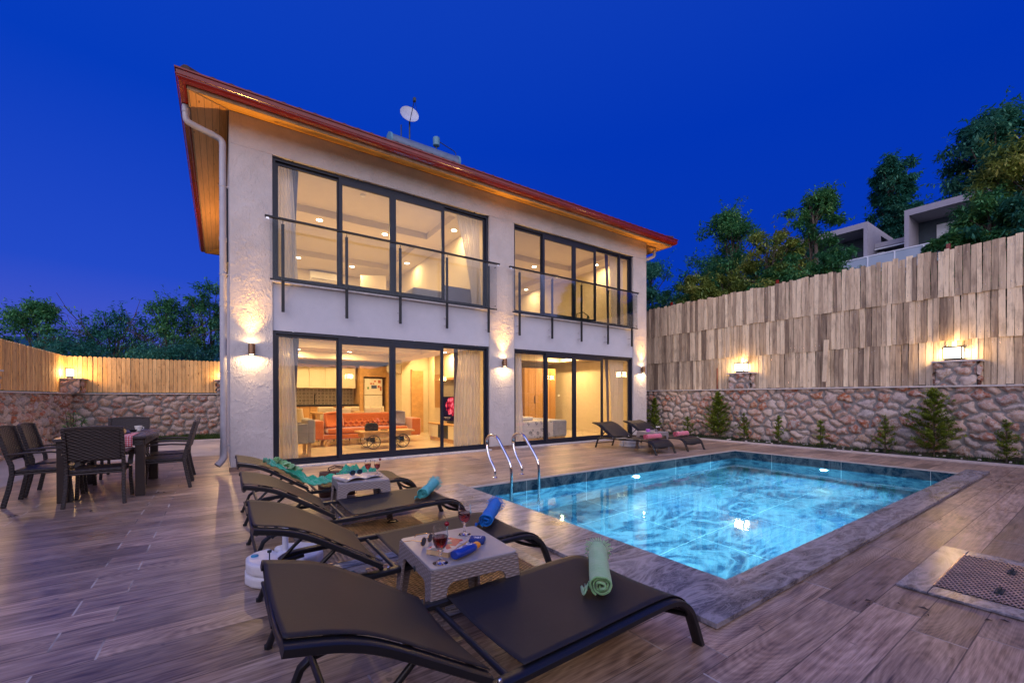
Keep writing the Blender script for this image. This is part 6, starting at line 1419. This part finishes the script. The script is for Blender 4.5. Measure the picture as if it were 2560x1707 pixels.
# left, beyond the pine fence
tree('bushy_tree', 'dark tree at the left frame edge beyond the pine fence', (-8.2, 15.5, -.2), 4.2, 1.9, 13, 'leaf_dark', 70, 170, .15)
tree('bushy_tree', 'rounded green tree above the corner of the pine fences', (-5.7, 15.0, -.2), 4.9, 1.7, 14, 'leaf_green', 64, 160, .15)
tree('bushy_tree', 'sparse tree with bare arching twigs above the pine fence', (-3.6, 14.5, -.2), 4.6, 2.0, 15, 'leaf_dark', 50, 130, .14, bare=22)
tree('bushy_tree', 'full green tree in the middle above the back pine fence', (-1.9, 13.6, -.2), 5.2, 1.6, 16, 'leaf_green', 60, 130, .14, bare=9)
tree('bushy_tree', 'tallest green tree next to the house above the back pine fence', (-.6, 14.2, -.2), 6.3, 1.35, 17, 'leaf_green', 60, 130, .14)
tree('bushy_tree', 'dark green tree half hidden by the house corner', (.5, 13.4, -.2), 5.0, 1.6, 18, 'leaf_dark', 54, 130, .14)
tree('low_shrub', 'low dark hedge like shrub along the back fence, left', (-4.4, 11.8, -.2), 3.2, 1.9, 21, 'leaf_dark', 44, 120, .13, cat='shrub')
tree('low_shrub', 'low dark hedge like shrub along the back fence, right', (-1.3, 11.5, -.2), 3.3, 2.0, 22, 'leaf_dark', 50, 130, .13, cat='shrub')
# young conifers in the bed
def conifer(label, x, y, h, r_, seed, dense=1.0):
    o = thing('young_conifer', label, 'conifer', (x, y, .03), group='young conifers planted along the stone wall'); rg = random.Random(seed); m = MB(); tm = MB(); tm.tube([(0, 0, -.05), (0, 0, h*.5), (rg.uniform(-.02, .02), 0, h*.97)], .012, 6)
    n_ = int((30 if h < .8 else 62)*dense*(h/.8)**.8)
    for i in range(n_):
        t_ = i/n_; z = h*(.06+.90*t_)+rg.uniform(-.04, .04); a = i*2.4+rg.uniform(-.7, .7); L_ = r_*(1-t_)**.7*rg.choice((.45, .7, .9, 1.1, 1.45))+.03; rise = rg.uniform(.25, .8)
        d_ = Vector((math.cos(a), math.sin(a), rise)).normalized(); p0 = Vector((0, 0, z)); tm.tube([tuple(p0), tuple(p0+d_*L_)], .003, 4); tn = rg.uniform(0, .5)
        for q in range(int(5+L_*30)):
            s_ = rg.uniform(.2, 1.08); pp = p0+d_*L_*s_; leaves(m, tuple(pp), (.022, .022, .020), 9, .046, rg, aspect=.24, droop=-.5, tone=(tn, tn+.5))
    leaves(m, (0, 0, h*.97), (.012, .012, .06), 26, .035, rg, aspect=.2, droop=-.9, tone=(.4, .9))
    m.build('needles', 'leaf_cypress', o, recalc=False); tm.build('stem', 'bark', o, recalc=False)
conifer('conifer hidden at the house end of the stone wall', 11.35, .45, 1.15, .28, 1)
conifer('tiny conifer first along the wall from the house', 11.3, -.75, .55, .16, 2)
conifer('large bushy conifer below the first wall lantern', 11.42, -1.62, 1.30, .36, 3, 1.7)
conifer('small leaning conifer, just right of the large bushy one', 11.35, -2.38, .70, .22, 4)
conifer('small slender conifer in the middle of the bed', 11.35, -3.22, .68, .15, 5)
conifer('thinnest small conifer in the bed', 11.35, -4.12, .60, .12, 6)
conifer('small slender conifer left of the wide open one', 11.35, -5.28, .74, .17, 7)
conifer('wide open conifer below the second wall lantern', 11.35, -6.02, 1.32, .46, 8, 1.3)
conifer('small conifer at the right frame edge', 11.3, -6.95, .72, .2, 9, 1.2)
# oleander against the left wall
ol = thing('oleander', 'young oleander with one dark red flower against the left stone wall', 'shrub', (-3.2, 6.9, 0)); rg = random.Random(3); m = MB(); tm = MB()
for i in range(9):
    a = rg.uniform(0, 6.28); d_ = Vector((math.cos(a)*.35, math.sin(a)*.35, 1)).normalized(); L_ = rg.uniform(.5, 1.0); tm.tube([(0, 0, 0), tuple(d_*L_)], .006, 5)
    for q in range(26): s_ = rg.uniform(.3, 1); m_ = d_*L_*s_; leaves(m, tuple(m_), (.03, .03, .03), 1, .15, rg, aspect=.18, droop=-.2, tone=(.2, 1))
m.build('leaves', 'leaf_green', ol, recalc=False); tm.build('stem', 'bark', ol); MB().sphere((.05, -.05, .86), .03, 10, 6).build('flower', 'cherry_red', ol, smooth=True)
